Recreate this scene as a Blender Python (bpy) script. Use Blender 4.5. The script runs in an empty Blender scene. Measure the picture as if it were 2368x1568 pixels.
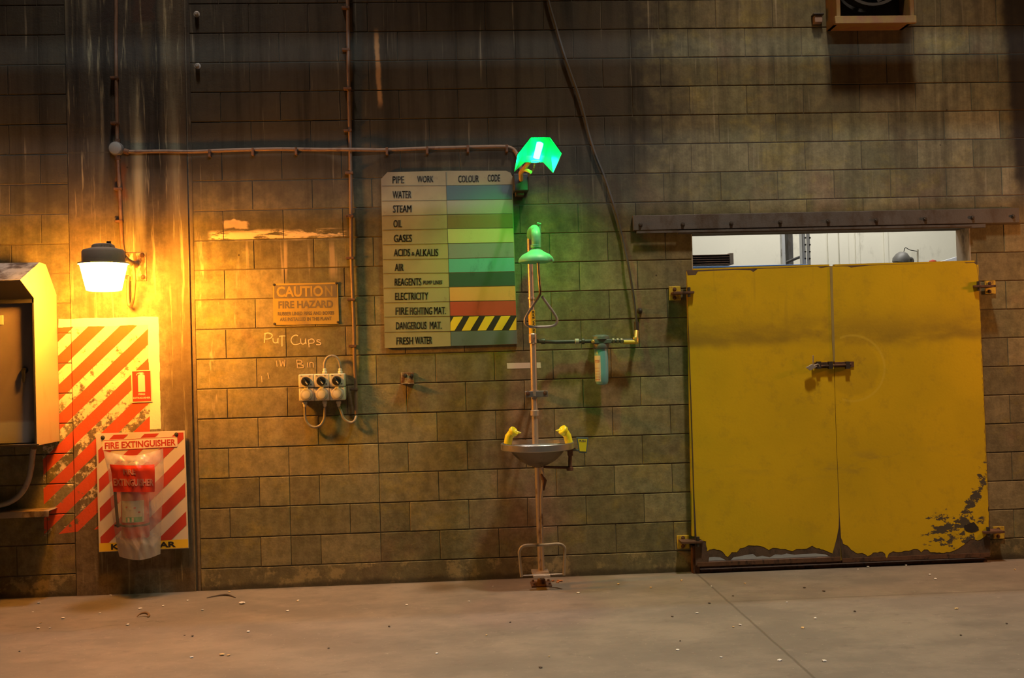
import bpy, bmesh, math, random
from mathutils import Vector, Matrix
random.seed(7)
C = bpy.context.scene.collection
PI = math.pi
# ------------------------------------------------------------------ camera
CAM = Vector((1.323, -7.15379, 1.5095))
YAW, PITCH, ROLL, F = 0.05608, 0.0167, -0.02736, 2428.5
fwd = Vector((math.sin(YAW)*math.cos(PITCH), math.cos(YAW)*math.cos(PITCH), math.sin(PITCH)))
r0 = Vector((math.cos(YAW), -math.sin(YAW), 0)); u0 = r0.cross(fwd)
RT = r0*math.cos(ROLL)+u0*math.sin(ROLL); UP = -r0*math.sin(ROLL)+u0*math.cos(ROLL)
cd = bpy.data.cameras.new('camera'); cam = bpy.data.objects.new('camera', cd); C.objects.link(cam)
cd.sensor_width = 36; cd.lens = 36*F/2368; cd.clip_end = 200
m = Matrix((RT, UP, -fwd)).transposed().to_4x4(); m.translation = CAM; cam.matrix_world = m
bpy.context.scene.camera = cam
def ray(px, py): return RT*((px-1184)/F) - UP*((py-784)/F) + fwd
def at(px, py, Y=0.0):                    # survey point on the vertical plane y = Y
    d = ray(px, py); return CAM + d*((Y-CAM.y)/d.y)
def atx(px, py, X):                       # on the plane x = X
    d = ray(px, py); return CAM + d*((X-CAM.x)/d.x)
def atz(px, py, Z=0.0):                   # on the floor
    d = ray(px, py); return CAM + d*((Z-CAM.z)/d.z)
# ------------------------------------------------------------------ mesh builder
class MB:
    def __init__(s): s.bm = bmesh.new()
    def box(s, a, b, M=None):
        a = Vector(a); b = Vector(b); c = (a+b)/2; d = b-a
        g = bmesh.ops.create_cube(s.bm, size=1.0)
        T = Matrix.Translation(c) @ Matrix.Diagonal((abs(d.x), abs(d.y), abs(d.z), 1))
        if M is not None: T = M @ T
        bmesh.ops.transform(s.bm, matrix=T, verts=g['verts']); return s
    def poly(s, pts, ext):                # closed outline pushed along ext (a solid)
        ext = Vector(ext); n = len(pts)
        a = [s.bm.verts.new(Vector(p)) for p in pts]; b = [s.bm.verts.new(Vector(p)+ext) for p in pts]
        s.bm.faces.new(a); s.bm.faces.new(b[::-1])
        for i in range(n): s.bm.faces.new((a[i], b[i], b[(i+1) % n], a[(i+1) % n]))
        return s
    def ring(s, rings, closed=False, cap=True):
        R = [[s.bm.verts.new(p) for p in r] for r in rings]; n = len(R[0])
        for i in range(len(R)-1):
            for j in range(n): s.bm.faces.new((R[i][j], R[i][(j+1) % n], R[i+1][(j+1) % n], R[i+1][j]))
        if cap: s.bm.faces.new(R[0][::-1]); s.bm.faces.new(R[-1])
        return s
    def tube(s, pts, r, n=12, smooth=0):
        pts = [Vector(p) for p in pts]
        if smooth:
            q = [pts[0]]; P = [2*pts[0]-pts[1]]+pts+[2*pts[-1]-pts[-2]]
            for i in range(1, len(P)-2):
                for k in range(1, smooth+1):
                    t = k/smooth; a, b, c, d = P[i-1], P[i], P[i+1], P[i+2]
                    q.append(0.5*((2*b)+(c-a)*t+(2*a-5*b+4*c-d)*t*t+(3*b-a-3*c+d)*t**3))
            if isinstance(r, (list, tuple)):
                m_ = len(r)-1; rr_ = []
                for i in range(len(q)):
                    f = i/smooth; k = min(int(f), m_-1); rr_.append(r[k]+(r[k+1]-r[k])*(f-k))
                r = rr_
            pts = q
        T = [((pts[min(i+1, len(pts)-1)]-pts[max(i-1, 0)]).normalized()) for i in range(len(pts))]
        u = T[0].orthogonal().normalized(); rings = []
        for i, p in enumerate(pts):
            u = (u - T[i]*u.dot(T[i])).normalized(); v = T[i].cross(u)
            rr = r[i] if isinstance(r, (list, tuple)) else r
            rings.append([p + (u*math.cos(2*PI*k/n)+v*math.sin(2*PI*k/n))*rr for k in range(n)])
        return s.ring(rings)
    def lathe(s, prof, o, axis=(0, 0, 1), n=32):    # prof: (radius, height) pairs
        o = Vector(o); ax = Vector(axis).normalized(); u = ax.orthogonal().normalized(); v = ax.cross(u)
        rings = [[o+ax*h+(u*math.cos(2*PI*k/n)+v*math.sin(2*PI*k/n))*max(r, 1e-4) for k in range(n)] for r, h in prof]
        return s.ring(rings)
    def cyl(s, a, b, r, n=20):
        return s.tube([a, b], r, n)
    def bolt(s, p, r=.008, h=.008, axis=(0, -1, 0)):
        p = Vector(p); ax = Vector(axis)
        s.lathe([(r*1.5, 0), (r*1.5, .0015), (r*1.4, .002)], p, ax, 16); s.lathe([(r, .002), (r, h*.85), (r*.75, h)], p, ax, 6); return s
def shade(me, ang=35):
    me.polygons.foreach_set('use_smooth', [True]*len(me.polygons))
    try: me.set_sharp_from_angle(angle=math.radians(ang))
    except Exception: pass
def org(parent):
    return parent.get('_o') if parent is not None else None
ORG = {}
def obj(name, mb, mat, parent=None, bevel=0, flat=False, mats=None):
    me = bpy.data.meshes.new(name); bm = mb.bm if isinstance(mb, MB) else mb
    o = bpy.data.objects.new(name, me)
    bmesh.ops.recalc_face_normals(bm, faces=bm.faces)
    if parent is not None: L = ORG[parent.name]
    else:
        xs = [v.co for v in bm.verts]; L = Vector(((min(v.x for v in xs)+max(v.x for v in xs))/2, (min(v.y for v in xs)+max(v.y for v in xs))/2, min(v.z for v in xs)))
    bmesh.ops.translate(bm, verts=bm.verts, vec=-L)
    bm.to_mesh(me); bm.free()
    if not flat: shade(me)
    for mm in (mats or [mat]): me.materials.append(mm)
    C.objects.link(o); ORG[o.name] = L
    if parent is not None: o.parent = parent
    else: o.location = L
    if bevel:
        b = o.modifiers.new('bevel', 'BEVEL'); b.width = bevel; b.segments = 2; b.limit_method = 'ANGLE'; b.angle_limit = math.radians(40)
    return o
def tag(o, label=None, cat=None, group=None, kind=None):
    if label: o['label'] = label
    if cat: o['category'] = cat
    if group: o['group'] = group
    if kind: o['kind'] = kind
    return o
def thing(name, loc, label, cat, group=None, kind=None):
    o = bpy.data.objects.new(name, None); C.objects.link(o); o.location = Vector(loc); o.empty_display_size = .05
    ORG[o.name] = Vector(loc); return tag(o, label, cat, group, kind)
# text drawn as real lettering, fitted to a box given by mapping function
def text_mesh(s, fn, u0, u1, v0, v1, th=.0006, bold=.0, space=1.0, rot=0):
    cu = bpy.data.curves.new('lettering', 'FONT'); cu.body = s; cu.resolution_u = 3; cu.offset = bold; cu.space_character = space; cu.extrude = .01
    t = bpy.data.objects.new('lettering', cu); C.objects.link(t)
    dg = bpy.context.evaluated_depsgraph_get(); dg.update()
    me = bpy.data.meshes.new_from_object(t.evaluated_get(dg)); bpy.data.objects.remove(t)
    bm = bmesh.new(); bm.from_mesh(me); bpy.data.meshes.remove(me); bpy.data.curves.remove(cu)
    xs = [v.co.x for v in bm.verts]; ys = [v.co.y for v in bm.verts]
    x0, x1, y0, y1 = min(xs), max(xs), min(ys), max(ys)
    for v in bm.verts:
        a = (v.co.x-x0)/(x1-x0); b = (v.co.y-y0)/(y1-y0)
        if rot: a, b = b, 1-a            # reads downwards
        v.co = fn(u0+(u1-u0)*a, v1+(v0-v1)*b, th*(v.co.z+.01)/.02)
    return bm
def joinbm(lst):
    b = bmesh.new()
    for q in lst:
        me = bpy.data.meshes.new('t'); q.to_mesh(me); q.free(); b.from_mesh(me); bpy.data.meshes.remove(me)
    return b
def panelmap(tl, tr, bl, d0=0.0):
    tl = Vector(tl); U = Vector(tr)-tl; V = Vector(bl)-tl; N = U.cross(V).normalized()
    if N.y > 0: N = -N
    return lambda u, v, d=0.0: tl+U*u+V*v+N*(d+d0)
# ------------------------------------------------------------------ node language
class E:
    nt = None
    def __init__(s, k): s.k = k
    def _m(s, op, *a, clamp=False):
        n = E.nt.nodes.new('ShaderNodeMath'); n.operation = op; n.use_clamp = clamp
        for i, x in enumerate((s,)+a):
            if isinstance(x, E): E.nt.links.new(x.k, n.inputs[i])
            else: n.inputs[i].default_value = x
        return E(n.outputs[0])
    def __add__(s, o): return s._m('ADD', o)
    def __radd__(s, o): return s._m('ADD', o)
    def __sub__(s, o): return s._m('SUBTRACT', o)
    def __rsub__(s, o): return (s*-1.0)+o
    def __mul__(s, o): return s._m('MULTIPLY', o)
    def __rmul__(s, o): return s._m('MULTIPLY', o)
    def abs(s): return s._m('ABSOLUTE')
    def frac(s): return s._m('FRACT')
    def gt(s, o): return s._m('GREATER_THAN', o)
    def lt(s, o): return s._m('LESS_THAN', o)
    def max(s, o): return s._m('MAXIMUM', o)
    def min(s, o): return s._m('MINIMUM', o)
    def clamp(s): return s._m('ADD', 0.0, clamp=True)
    def ss(s, a, b):                       # smoothstep
        n = E.nt.nodes.new('ShaderNodeMapRange'); n.interpolation_type = 'SMOOTHSTEP'
        E.nt.links.new(s.k, n.inputs[0]); n.inputs[1].default_value = a; n.inputs[2].default_value = b
        if a > b: n.inputs[1].default_value = b; n.inputs[2].default_value = a; n.inputs[3].default_value = 1; n.inputs[4].default_value = 0
        return E(n.outputs[0])
def newmat(name):
    m = bpy.data.materials.new(name); m.use_nodes = True; E.nt = m.node_tree; m.node_tree.nodes.clear(); return m
def N(t): return E.nt.nodes.new(t)
def pos():
    g = N('ShaderNodeNewGeometry'); s = N('ShaderNodeSeparateXYZ'); E.nt.links.new(g.outputs['Position'], s.inputs[0])
    return E(s.outputs[0]), E(s.outputs[1]), E(s.outputs[2])
def island():
    g = N('ShaderNodeNewGeometry'); return E(g.outputs['Random Per Island'])
def vec(x, y, z):
    n = N('ShaderNodeCombineXYZ')
    for i, a in enumerate((x, y, z)):
        if isinstance(a, E): E.nt.links.new(a.k, n.inputs[i])
        else: n.inputs[i].default_value = a
    return E(n.outputs[0])
def noise(v, scale=1.0, det=3.0, rough=.55, dist=0.0):
    n = N('ShaderNodeTexNoise'); E.nt.links.new(v.k, n.inputs['Vector']); n.inputs['Scale'].default_value = scale
    n.inputs['Detail'].default_value = det; n.inputs['Roughness'].default_value = rough; n.inputs['Distortion'].default_value = dist
    return E(n.outputs[0])
def voro(v, scale=1.0):
    n = N('ShaderNodeTexVoronoi'); E.nt.links.new(v.k, n.inputs['Vector']); n.inputs['Scale'].default_value = scale
    return E(n.outputs['Distance'])
def col(c): 
    n = N('ShaderNodeRGB'); n.outputs[0].default_value = (c[0], c[1], c[2], 1); return E(n.outputs[0])
def mix(f, a, b, mode='MIX'):
    n = N('ShaderNodeMix'); n.data_type = 'RGBA'; n.blend_type = mode
    for k, x in ((0, f), (6, a), (7, b)):
        if isinstance(x, E): E.nt.links.new(x.k, n.inputs[k])
        elif isinstance(x, (tuple, list)): n.inputs[k].default_value = (x[0], x[1], x[2], 1)
        else: n.inputs[k].default_value = x
    return E(n.outputs[2])
def scalec(c, f):                          # colour times a value
    v = N('ShaderNodeVectorMath'); v.operation = 'SCALE'; E.nt.links.new(c.k, v.inputs[0])
    if isinstance(f, E): E.nt.links.new(f.k, v.inputs[3])
    else: v.inputs[3].default_value = f
    return E(v.outputs[0])
def surf(color, rough=.7, metal=0.0, bump=None, bs=.3, bd=.01, alpha=None, trans=0.0, spec=.5, emis=None):
    p = N('ShaderNodeBsdfPrincipled'); o = N('ShaderNodeOutputMaterial'); E.nt.links.new(p.outputs[0], o.inputs[0])
    def put(k, x):
        if isinstance(x, E): E.nt.links.new(x.k, p.inputs[k])
        elif isinstance(x, (tuple, list)): p.inputs[k].default_value = (x[0], x[1], x[2], 1)
        else: p.inputs[k].default_value = x
    put('Base Color', color); put('Roughness', rough); put('Metallic', metal); put('Specular IOR Level', spec)
    if alpha is not None: put('Alpha', alpha)
    if trans: put('Transmission Weight', trans)
    if bump is not None:
        b = N('ShaderNodeBump'); b.inputs['Strength'].default_value = bs; b.inputs['Distance'].default_value = bd
        E.nt.links.new(bump.k, b.inputs['Height']); E.nt.links.new(b.outputs[0], p.inputs['Normal'])
    return p
def M_plain(name, c, rough=.6, metal=0.0, var=.25, grime=.0, gcol=(.06, .045, .03), scale=9., bs=.15, spec=.5):
    m = newmat(name); x, y, z = pos(); v = vec(x, y, z)
    n1 = noise(v, scale, 4); n2 = noise(v, scale*14, 2)
    base = scalec(col(c), 1.0-var+n1*(2*var*.8)+n2*(var*.4))
    if grime: base = mix(noise(vec(x*1.3, y*1.3, z*.7), scale*.9, 5, .65).ss(.62-grime*.35, .8-grime*.25), base, gcol)
    surf(base, rough, metal, noise(v, scale*22, 2), bs, .002, spec=spec); return m
def M_glow(name, c, s):
    m = newmat(name); e = N('ShaderNodeEmission'); e.inputs[0].default_value = (*c, 1); e.inputs[1].default_value = s
    o = N('ShaderNodeOutputMaterial'); E.nt.links.new(e.outputs[0], o.inputs[0]); return m
steel = M_plain('galvanised_steel', (.42, .40, .36), .45, .55, .2, .25, (.10, .06, .035))
pipe_paint = M_plain('pipe_paint', (.50, .42, .34), .38, .55, .15, .25, (.16, .09, .05), 14)
rust = M_plain('rusty_steel', (.13, .065, .035), .85, .2, .5, .4, (.03, .02, .015), 20, .5)
darkmetal = M_plain('dark_metal', (.045, .04, .036), .6, .4, .4, .2)
black = M_plain('black_plastic', (.012, .012, .012), .5)
blackpaint = M_plain('black_paint', (.02, .018, .016), .6)
greyplast = M_plain('grey_plastic', (.58, .53, .40), .45, 0, .12, .12, (.18, .13, .08))
cable_m = M_plain('grey_cable', (.26, .23, .18), .5, 0, .15, .15)
conduit_m = M_plain('conduit_paint', (.165, .10, .06), .55, .1, .3, .35, (.10, .05, .03), 16)
darkgrey = M_plain('dark_grey_paint', (.15, .145, .135), .55, .3, .3, .2)
yellow_pl = M_plain('yellow_plastic', (.80, .70, .02), .4, 0, .1, .1, (.3, .2, .02))
signwhite = M_plain('sign_white', (.62, .56, .47), .5, 0, .08, .05, (.4, .3, .2))
signred = M_plain('sign_red', (.46, .045, .025), .5, 0, .12)
signyellow = M_plain('sign_yellow', (.78, .55, .03), .5, 0, .12)
chalk = M_plain('chalk', (.62, .52, .36), .95, 0, .35)
chalkdim = M_plain('faded_chalk', (.50, .40, .24), .95, 0, .35)
brass = M_plain('brass', (.62, .42, .10), .4, .6, .2, .2)
SODIUM, GREEN = 500.0, 720.0
WORLD = ((.75, .85, 1.0), .006)
def spot(name, loc, tgt, W, c, ang, bl, r=.25):
    l = bpy.data.lights.new(name, 'SPOT'); l.energy = W; l.color = c; l.spot_size = math.radians(ang); l.spot_blend = bl; l.shadow_soft_size = r
    o = bpy.data.objects.new(name, l); C.objects.link(o); o.location = loc
    o.rotation_euler = (Vector(tgt)-Vector(loc)).to_track_quat('-Z', 'Y').to_euler(); return o
def LIGHTS():
    # the hall's crane girders, above the view, that band the daylight on the wall
    gm = darkmetal
    for nm, z0, z1, lab in (('crane_girder', 4.955, 5.145, 'lower steel crane girder spanning overhead, out of the picture'), ('crane_girder', 5.30, 7.3, 'deep steel crane girder spanning overhead above the lower one')):
        b = MB(); b.box((-7, -4.06, z0), (10, -3.96, z1)); b.box((-7, -4.12, z0), (10, -3.9, z0+.015)); tag(obj(nm, b, gm), lab, 'girder')
    b = MB(); b.box((-7, -4.3, 3.1), (10, -3.95, 4.60)); tag(obj('light_blocker', b, darkgrey, None, .02), 'unseen box beneath the overhead girders, added to block light', 'blocker')  # unseen box added to keep the roof light off the lower wall
    spot('high_bay_lamp', (3.7, -2.3, 8.2), (3.5, -1.9, 0), 1900, (1.0, .79, .58), 74, 1.0)
    spot('high_bay_lamp', (-.4, -1.3, 8.2), (-.4, -1.3, 0), 880, (1.0, .82, .70), 66, 1.0)
    area('roof_light', (3.4, -8.5, 7.0), (3.4, 0, 3.0), 6.0, .10, 280, (.72, .88, 1.0))
    point('far_sodium_lamp', (6.7, -.75, 2.15), 120, (1.0, .36, .10), .12)
    area('store_room_tube', (4.6, 1.4, 4.2), (4.2, 2.4, 1.5), 3.0, .4, 85, (1.0, .96, .88))
# ------------------------------------------------------------------ setting: wall, column, floor
ZT = lambda n: (20-n)*0.2 - 0.054
OX0, OX1 = at(1600, 570).x, at(2243, 570).x           # doorway
OZ = at(1900, 533).z
CX0, CX1 = at(160, 600).x, at(449, 600).x             # column
PX = lambda px, py: at(px, py)

def wall_material(name, column=False):
    m = newmat(name); x, y, z = pos(); v3 = vec(x, y, z)
    wob = noise(v3, 9, 3)-.5
    if column:
        base = mix(noise(vec(x*1.2, y, z*.5), 2.0, 4).ss(.35, .65), (.20, .160, .105), (.15, .115, .07))
        r = None
    else:
        r = island()
        base = mix(noise(v3, 1.1, 3, .6).ss(.38, .62), (.198, .170, .092), (.165, .156, .080))
        base = mix(noise(v3, 3.3, 4, .6).ss(.5, .75)*.7, base, (.28, .23, .105))
        base = mix(noise(v3, 2.1, 4, .6).ss(.52, .70)*.55, base, (.200, .125, .075)); base = mix(noise(vec(x*1.0, y+5, z*1.3), 4.3, 5, .65).ss(.50, .68)*.6, base, (.265, .215, .065))
        base = mix(r.ss(.62, .95)*.5, base, (.27, .225, .12)); base = scalec(base, (r*7.31).frac()*.40+.80)
        # reddish wash around the shower
        red = (x-at(1235, 1100).x).abs().ss(.55, .1)*(z-at(1235, 1120).z+wob*.5).abs().ss(.85, .3)*noise(v3, 2.4, 3).ss(.35, .6)
        base = mix(red*.55, base, (.23, .135, .10))
    grain = noise(v3, 70, 3, .7); blot = noise(v3, 14, 4, .65)
    base = scalec(base, grain*.6+.70); base = scalec(base, blot.ss(.30, .70)*.42+.79)
    base = mix((z+wob*.5+(noise(vec(x*2.0, y, z*.4), 1.0, 3)-.5)*.9).ss(1.8, 2.9)*((x-at(1520, 200).x+wob).ss(.35, -.2)*.58+.34), base, (.036, .031, .025))  # dimmer light high on the wall painted in with the dirt
    # long vertical runs of dirt, denser high up
    run = noise(vec(x*9.0, y, z*.55), 1.0, 4, .6); run2 = noise(vec(x*28.0, y, z*1.2+3.0), 1.0, 3, .6)
    high = z.ss(1.6, 3.4)
    base = scalec(base, 1.0-(run.ss(.42, .72)*(high*.42+.12)))
    base = mix(run2.ss(.60, .78)*(high*.4+.10), base, (.36, .31, .21))
    base = mix(run2.ss(.46, .30)*(high*.32+.05), base, (.06, .05, .038))
    if column:
        st = noise(vec(x*5.0, y, z*.3+8), 1.0, 3, .5)
        base = mix(st.ss(.5, .68)*high*.85, base, (.42, .38, .24)); base = mix(st.ss(.42, .32)*.75, base, (.10, .075, .04))
        base = mix((z-ZT(4.98)).abs().ss(.008, .002)*.6, base, (.06, .05, .03))
        pc = at(330, 0); base = mix(((x-pc.x+wob*.15).abs().ss(.10, .05))*((z-at(330, 60).z)+wob*.1).ss(0., .04), base, (.05, .03, .02))
        pc = at(250, 0); base = mix(((x-pc.x+wob*.08).abs().ss(.09, .04))*((z-at(250, 60).z)+wob*.1).ss(0., .06)*.8, base, (.03, .022, .018))
        cr = at(415, 700); base = mix((x-cr.x+wob*.06).abs().ss(.11, .05)*.55, base, (.085, .06, .032))
        fs = noise(vec(x*26.0, y, z*1.6), 1.0, 4, .65); base = mix(fs.ss(.55, .70)*.55, base, (.45, .38, .22)); base = mix(fs.ss(.42, .30)*.5, base, (.08, .055, .03))
        # rust run below the junction box
        jb = at(280, 420); base = mix(((x-jb.x+wob*.08).abs().ss(.05, .02))*(z-jb.z).abs().ss(.16, .08)*.8, base, (.11, .045, .02))
    else:
        # orange lime streak high on the wall
        a = at(872, 60); b = at(872, 255); cz = (a.z+b.z)/2; hz = (a.z-b.z)/2
        base = mix((x-a.x+wob*.03+(z-cz)*.03).abs().ss(.022, .006)*(z-cz).abs().ss(hz, hz*.7)*.75, base, (.42, .24, .10))
        # scar left by a removed shelf, mortar smears and drips beneath
        s0, s1 = at(478, 545), at(806, 545)
        inx = (x-(s0.x+s1.x)/2).abs().ss((s1.x-s0.x)/2, (s1.x-s0.x)/2-.04)
        zc = at(640, 543).z
        sm = noise(vec(x*4., y, z*24.), 1.4, 5, .7, .6)
        band = (z-zc+wob*.03).abs().ss(.045, .015)*inx*(sm+(s1.x-x)*.08).ss(.46, .56)
        base = mix(band, base, (.60, .48, .30))
        pch = at(548, 518); pd = (x-pch.x+wob*.12).abs().ss(.095, .07)*(z-pch.z+wob*.08).abs().ss(.034, .02)
        base = mix(pd*.9, base, (.60, .46, .30))
        dr = noise(vec(x*16., y, z*.8), 1.0, 3).ss(.54, .66)*(z-(zc-.17)+wob*.12).abs().ss(.17, .05)*inx
        base = mix(dr*.55, base, (.50, .38, .24))
        dk = (z-at(640, 520).z).abs().ss(.07, .02)*inx*noise(v3, 3.).ss(.4, .6); base = mix(dk*.5, base, (.07, .05, .035))
        # lime bloom near the column
        lb = noise(vec(x*12, y, z*2.), 1.0, 4, .7).ss(.58, .66)*(x-at(500, 700).x).abs().ss(.20, .08)*(z-1.75).abs().ss(.8, .3)
        base = mix(lb*.6, base, (.52, .42, .28))
        # splashed, flaking foot of the wall
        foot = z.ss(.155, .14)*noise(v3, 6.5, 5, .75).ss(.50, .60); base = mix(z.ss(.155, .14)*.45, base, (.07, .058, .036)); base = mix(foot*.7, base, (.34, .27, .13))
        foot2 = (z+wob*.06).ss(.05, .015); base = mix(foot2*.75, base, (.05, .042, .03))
        # black area at the far right and two dark patches
        rx = at(2335, 200).x; black_zone = (x+z*.02-rx+wob*.08+(3.2-z)*(-.03)).ss(0.0, .10)*z.ss(2.35, 2.7)
        base = mix(black_zone*.93, base, (.012, .010, .009))
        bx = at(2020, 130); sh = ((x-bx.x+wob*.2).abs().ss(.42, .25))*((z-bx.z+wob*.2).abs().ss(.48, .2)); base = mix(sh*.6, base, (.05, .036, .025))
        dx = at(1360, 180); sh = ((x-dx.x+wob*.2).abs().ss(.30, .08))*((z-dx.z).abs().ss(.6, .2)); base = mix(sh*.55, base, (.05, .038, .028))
    # fixing holes
    hole = voro(vec(x, 0.0, z), 5.2).ss(.045, .02)*noise(v3, 1.7, 2).ss(.5, .55); base = mix(hole*.8, base, (.02, .015, .012))
    # red and cream hazard stripes painted by hand, worn through
    c45 = (x*.93-z)*(1/.1945)
    sx0, sx1 = at(96, 900).x, at(346, 900).x; bx1 = at(371, 900).x
    sz1, bz1 = at(250, 754).z, at(250, 735).z; sz0 = at(150, 1238).z
    edge = wob*.016
    inside = (x+edge).gt(sx0)*(x+edge).lt(sx1)*(z+edge).lt(sz1)*(z+edge+(x-sx0)*-.10).gt(sz0)
    border = ((x+edge).lt(bx1)*(z+edge).lt(bz1)*(z+edge).gt(at(360, 992).z)*(x+edge).gt(at(135, 740).x))*(1.0-inside)*((x+edge).gt(sx1).max((z+edge).gt(sz1)))
    ph = (c45+STRIPE_PHASE+edge*1.5).frac(); redm = ph.lt(.54)
    wear = noise(v3, 15, 5, .72); wearc = (wear+(z-sz0)*.19).ss(.58, .69); wearr = (noise(v3, 11, 4, .7)+(z-sz0)*.18).ss(.36, .46)
    base = mix(inside*(1.0-redm)*wearc*.95, base, (.74, .62, .40))
    base = mix(inside*redm*wearr*.95, base, (.62, .085, .03))
    base = mix(border*(wear+.25).ss(.5, .56), base, (.80, .72, .52))
    bsum = grain*.5+blot*.9
    surf(base, .92, 0, bsum, .45, .006, spec=.25)
    return m
STRIPE_PHASE = 0.0
_p = at(184.5, 793); STRIPE_PHASE = (.27-((_p.x*.93-_p.z)/.1945)) % 1.0
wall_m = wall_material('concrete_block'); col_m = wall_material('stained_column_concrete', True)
def mat_mortar():
    m = newmat('mortar'); x, y, z = pos(); v = vec(x, y, z)
    surf(scalec(col((.11, .092, .066)), noise(v, 40, 3)*.6+.7), .95, 0, noise(v, 120, 2), .5, .003, spec=.2); return m
mortar_m = mat_mortar()
w = MB()
def blk(x0, x1, z0, z1):
    if x1-x0 < .012 or z1-z0 < .012: return
    d = random.uniform(-.0012, .0012); c = .003
    f = [(x0, z0), (x1, z0), (x1, z1), (x0, z1)]
    g = [(x0+c, z0+c), (x1-c, z0+c), (x1-c, z1-c), (x0+c, z1-c)]
    A = [w.bm.verts.new((a, .012, b)) for a, b in f]; B = [w.bm.verts.new((a, .003+d, b)) for a, b in f]; D = [w.bm.verts.new((a, d, b)) for a, b in g]
    for P, Q in ((A, B), (B, D)):
        for i in range(4): w.bm.faces.new((P[i], P[(i+1) % 4], Q[(i+1) % 4], Q[i]))
    w.bm.faces.new(D)
def clipped(x0, x1, z0, z1):
    for (a, b) in ((x0, min(x1, CX0)), (max(x0, CX1), x1)):
        if b <= a: continue
        if b > OX0 and a < OX1 and z0 < OZ:
            if z1 > OZ: blk(max(a, OX0), min(b, OX1), OZ, z1)
            if a < OX0: blk(a, OX0-.001, z0, z1)
            if b > OX1: blk(OX1+.001, b, z0, z1)
        else: blk(a, b, z0, z1)
HJ, VJ = .0065, .003
for n in range(-8, 20):
    z1 = ZT(n)-HJ/2; z0 = ZT(n+1)+HJ/2
    if n == 19: z0 = ZT(20)+.002
    odd = n % 2
    if n == 19:
        for a, b_ in ((-2.9*2, -2.2), (-2.2, 1.9), (1.9, 5.6), (5.6, 9.4)): clipped(a+.001, b_-.001, z0, z1)
        continue
    for k in range(-14, 24):
        xa = (2*k+odd)*.2; xb = xa+.4
        cuts = [xa, xb]
        if odd and n >= 14 and abs(xa+.2-.8) < .01: cuts = [xa, .8, xb]
        if not odd and n in (16, 18) and abs(xa-.0) < .01: cuts = [xa, .2, xb]
        for a, b in zip(cuts[:-1], cuts[1:]): clipped(a+VJ/2, b-VJ/2, z0, z1)
for k in range(-28, 48):                                   # footing course that runs below floor level
    pass
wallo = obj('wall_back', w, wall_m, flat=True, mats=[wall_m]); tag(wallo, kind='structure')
mo = MB()
T = .19
for a, b, z0, z1 in ((-5.6, CX0, -.1, 5.7), (CX0, CX1, -.1, 5.7), (CX1, OX0, -.1, 5.7), (OX0, OX1, OZ, 5.7), (OX1, 9.4, -.1, 5.7)):
    mo.box((a, .0052, z0), (b, T, z1))
obj('mortar_bed', mo, mortar_m, wallo, flat=True)
# the doorway's side cheeks, plastered cream on the far part
jm = MB(); jm.box((OX1-.004, -.001, 0), (OX1+.004, T+.002, OZ)); jm.box((OX0-.004, -.001, 0), (OX0+.003, T+.002, OZ))
obj('doorway_reveal', jm, M_plain('reveal_plaster', (.36, .33, .27), .9, 0, .3, .5, (.08, .07, .055), 6), wallo)
cm = MB(); cm.box((CX0+.004, -.006, -.05), (at(438, 600).x, .02, 5.7)); cm.box((at(441, 600).x, .001, -.05), (CX1, .02, 5.7))
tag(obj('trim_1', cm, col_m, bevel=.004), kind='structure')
# floor
def floor_material():
    m = newmat('worn_concrete_floor'); x, y, z = pos(); v = vec(x, y, z)
    base = mix(noise(v, .9, 4, .6).ss(.35, .65), (.190, .163, .130), (.158, .138, .112))
    base = mix(noise(vec(x*.8, y*2.5, z), 2.2, 5, .65).ss(.5, .75)*.6, base, (.155, .13, .105))
    base = mix(noise(v, 5.0, 5, .7).ss(.58, .75)*.5, base, (.28, .235, .185))
    base = mix(noise(vec(x*1.0, y*1.6, z), 1.5, 5, .7).ss(.40, .66)*.45, base, (.285, .24, .185)); base = mix(noise(vec(x*2.0-y, y*3.0, z), 2.8, 5, .75).ss(.56, .70)*.5, base, (.12, .10, .082))
    sp = noise(v, 42, 3, .75); base = mix(sp.ss(.64, .74)*.5, base, (.13, .11, .085)); base = mix(sp.ss(.36, .28)*.4, base, (.50, .45, .36))
    sc = noise(vec(x*3.0+y*2.0, y*16.0, z), 1.6, 3).ss(.66, .74)*noise(v, 1.3, 2).ss(.5, .6); base = mix(sc*.45, base, (.12, .10, .08))
    wx = (noise(v, 7, 3)-.5)*.012
    j = (x-2.935+wx).abs().ss(.010, .003)
    j2 = (y-atz(2000, 1379).y+wx*2).abs().ss(.018, .004)*x.gt(2.93)*.45
    # hairline crack at left
    base = mix((j*.75).max(j2), base, (.10, .085, .065))
    ck = atz(200, 1453); ck2 = (y-ck.y-(x-ck.x)*.22+(noise(v, 3.0, 4)-.5)*.35).abs().ss(.008, .002)*(x-ck.x).abs().ss(.5, .4)
    base = mix(ck2*.6, base, (.10, .085, .06))
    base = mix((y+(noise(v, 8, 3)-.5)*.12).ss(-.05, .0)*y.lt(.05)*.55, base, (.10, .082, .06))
    surf(base, noise(v, 3, 3)*.3+.55, 0, sp*.6+noise(v, 9, 3)*.6-j*1.5, .35, .004, spec=.3); return m
fm = floor_material()
fb = bmesh.new(); bmesh.ops.create_grid(fb, x_segments=30, y_segments=30, size=1)
for v in fb.verts: v.co = Vector((2.0+v.co.x*8.0, -4.4+v.co.y*8.2, 0))
tag(obj('floor', fb, fm), kind='structure')
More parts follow.
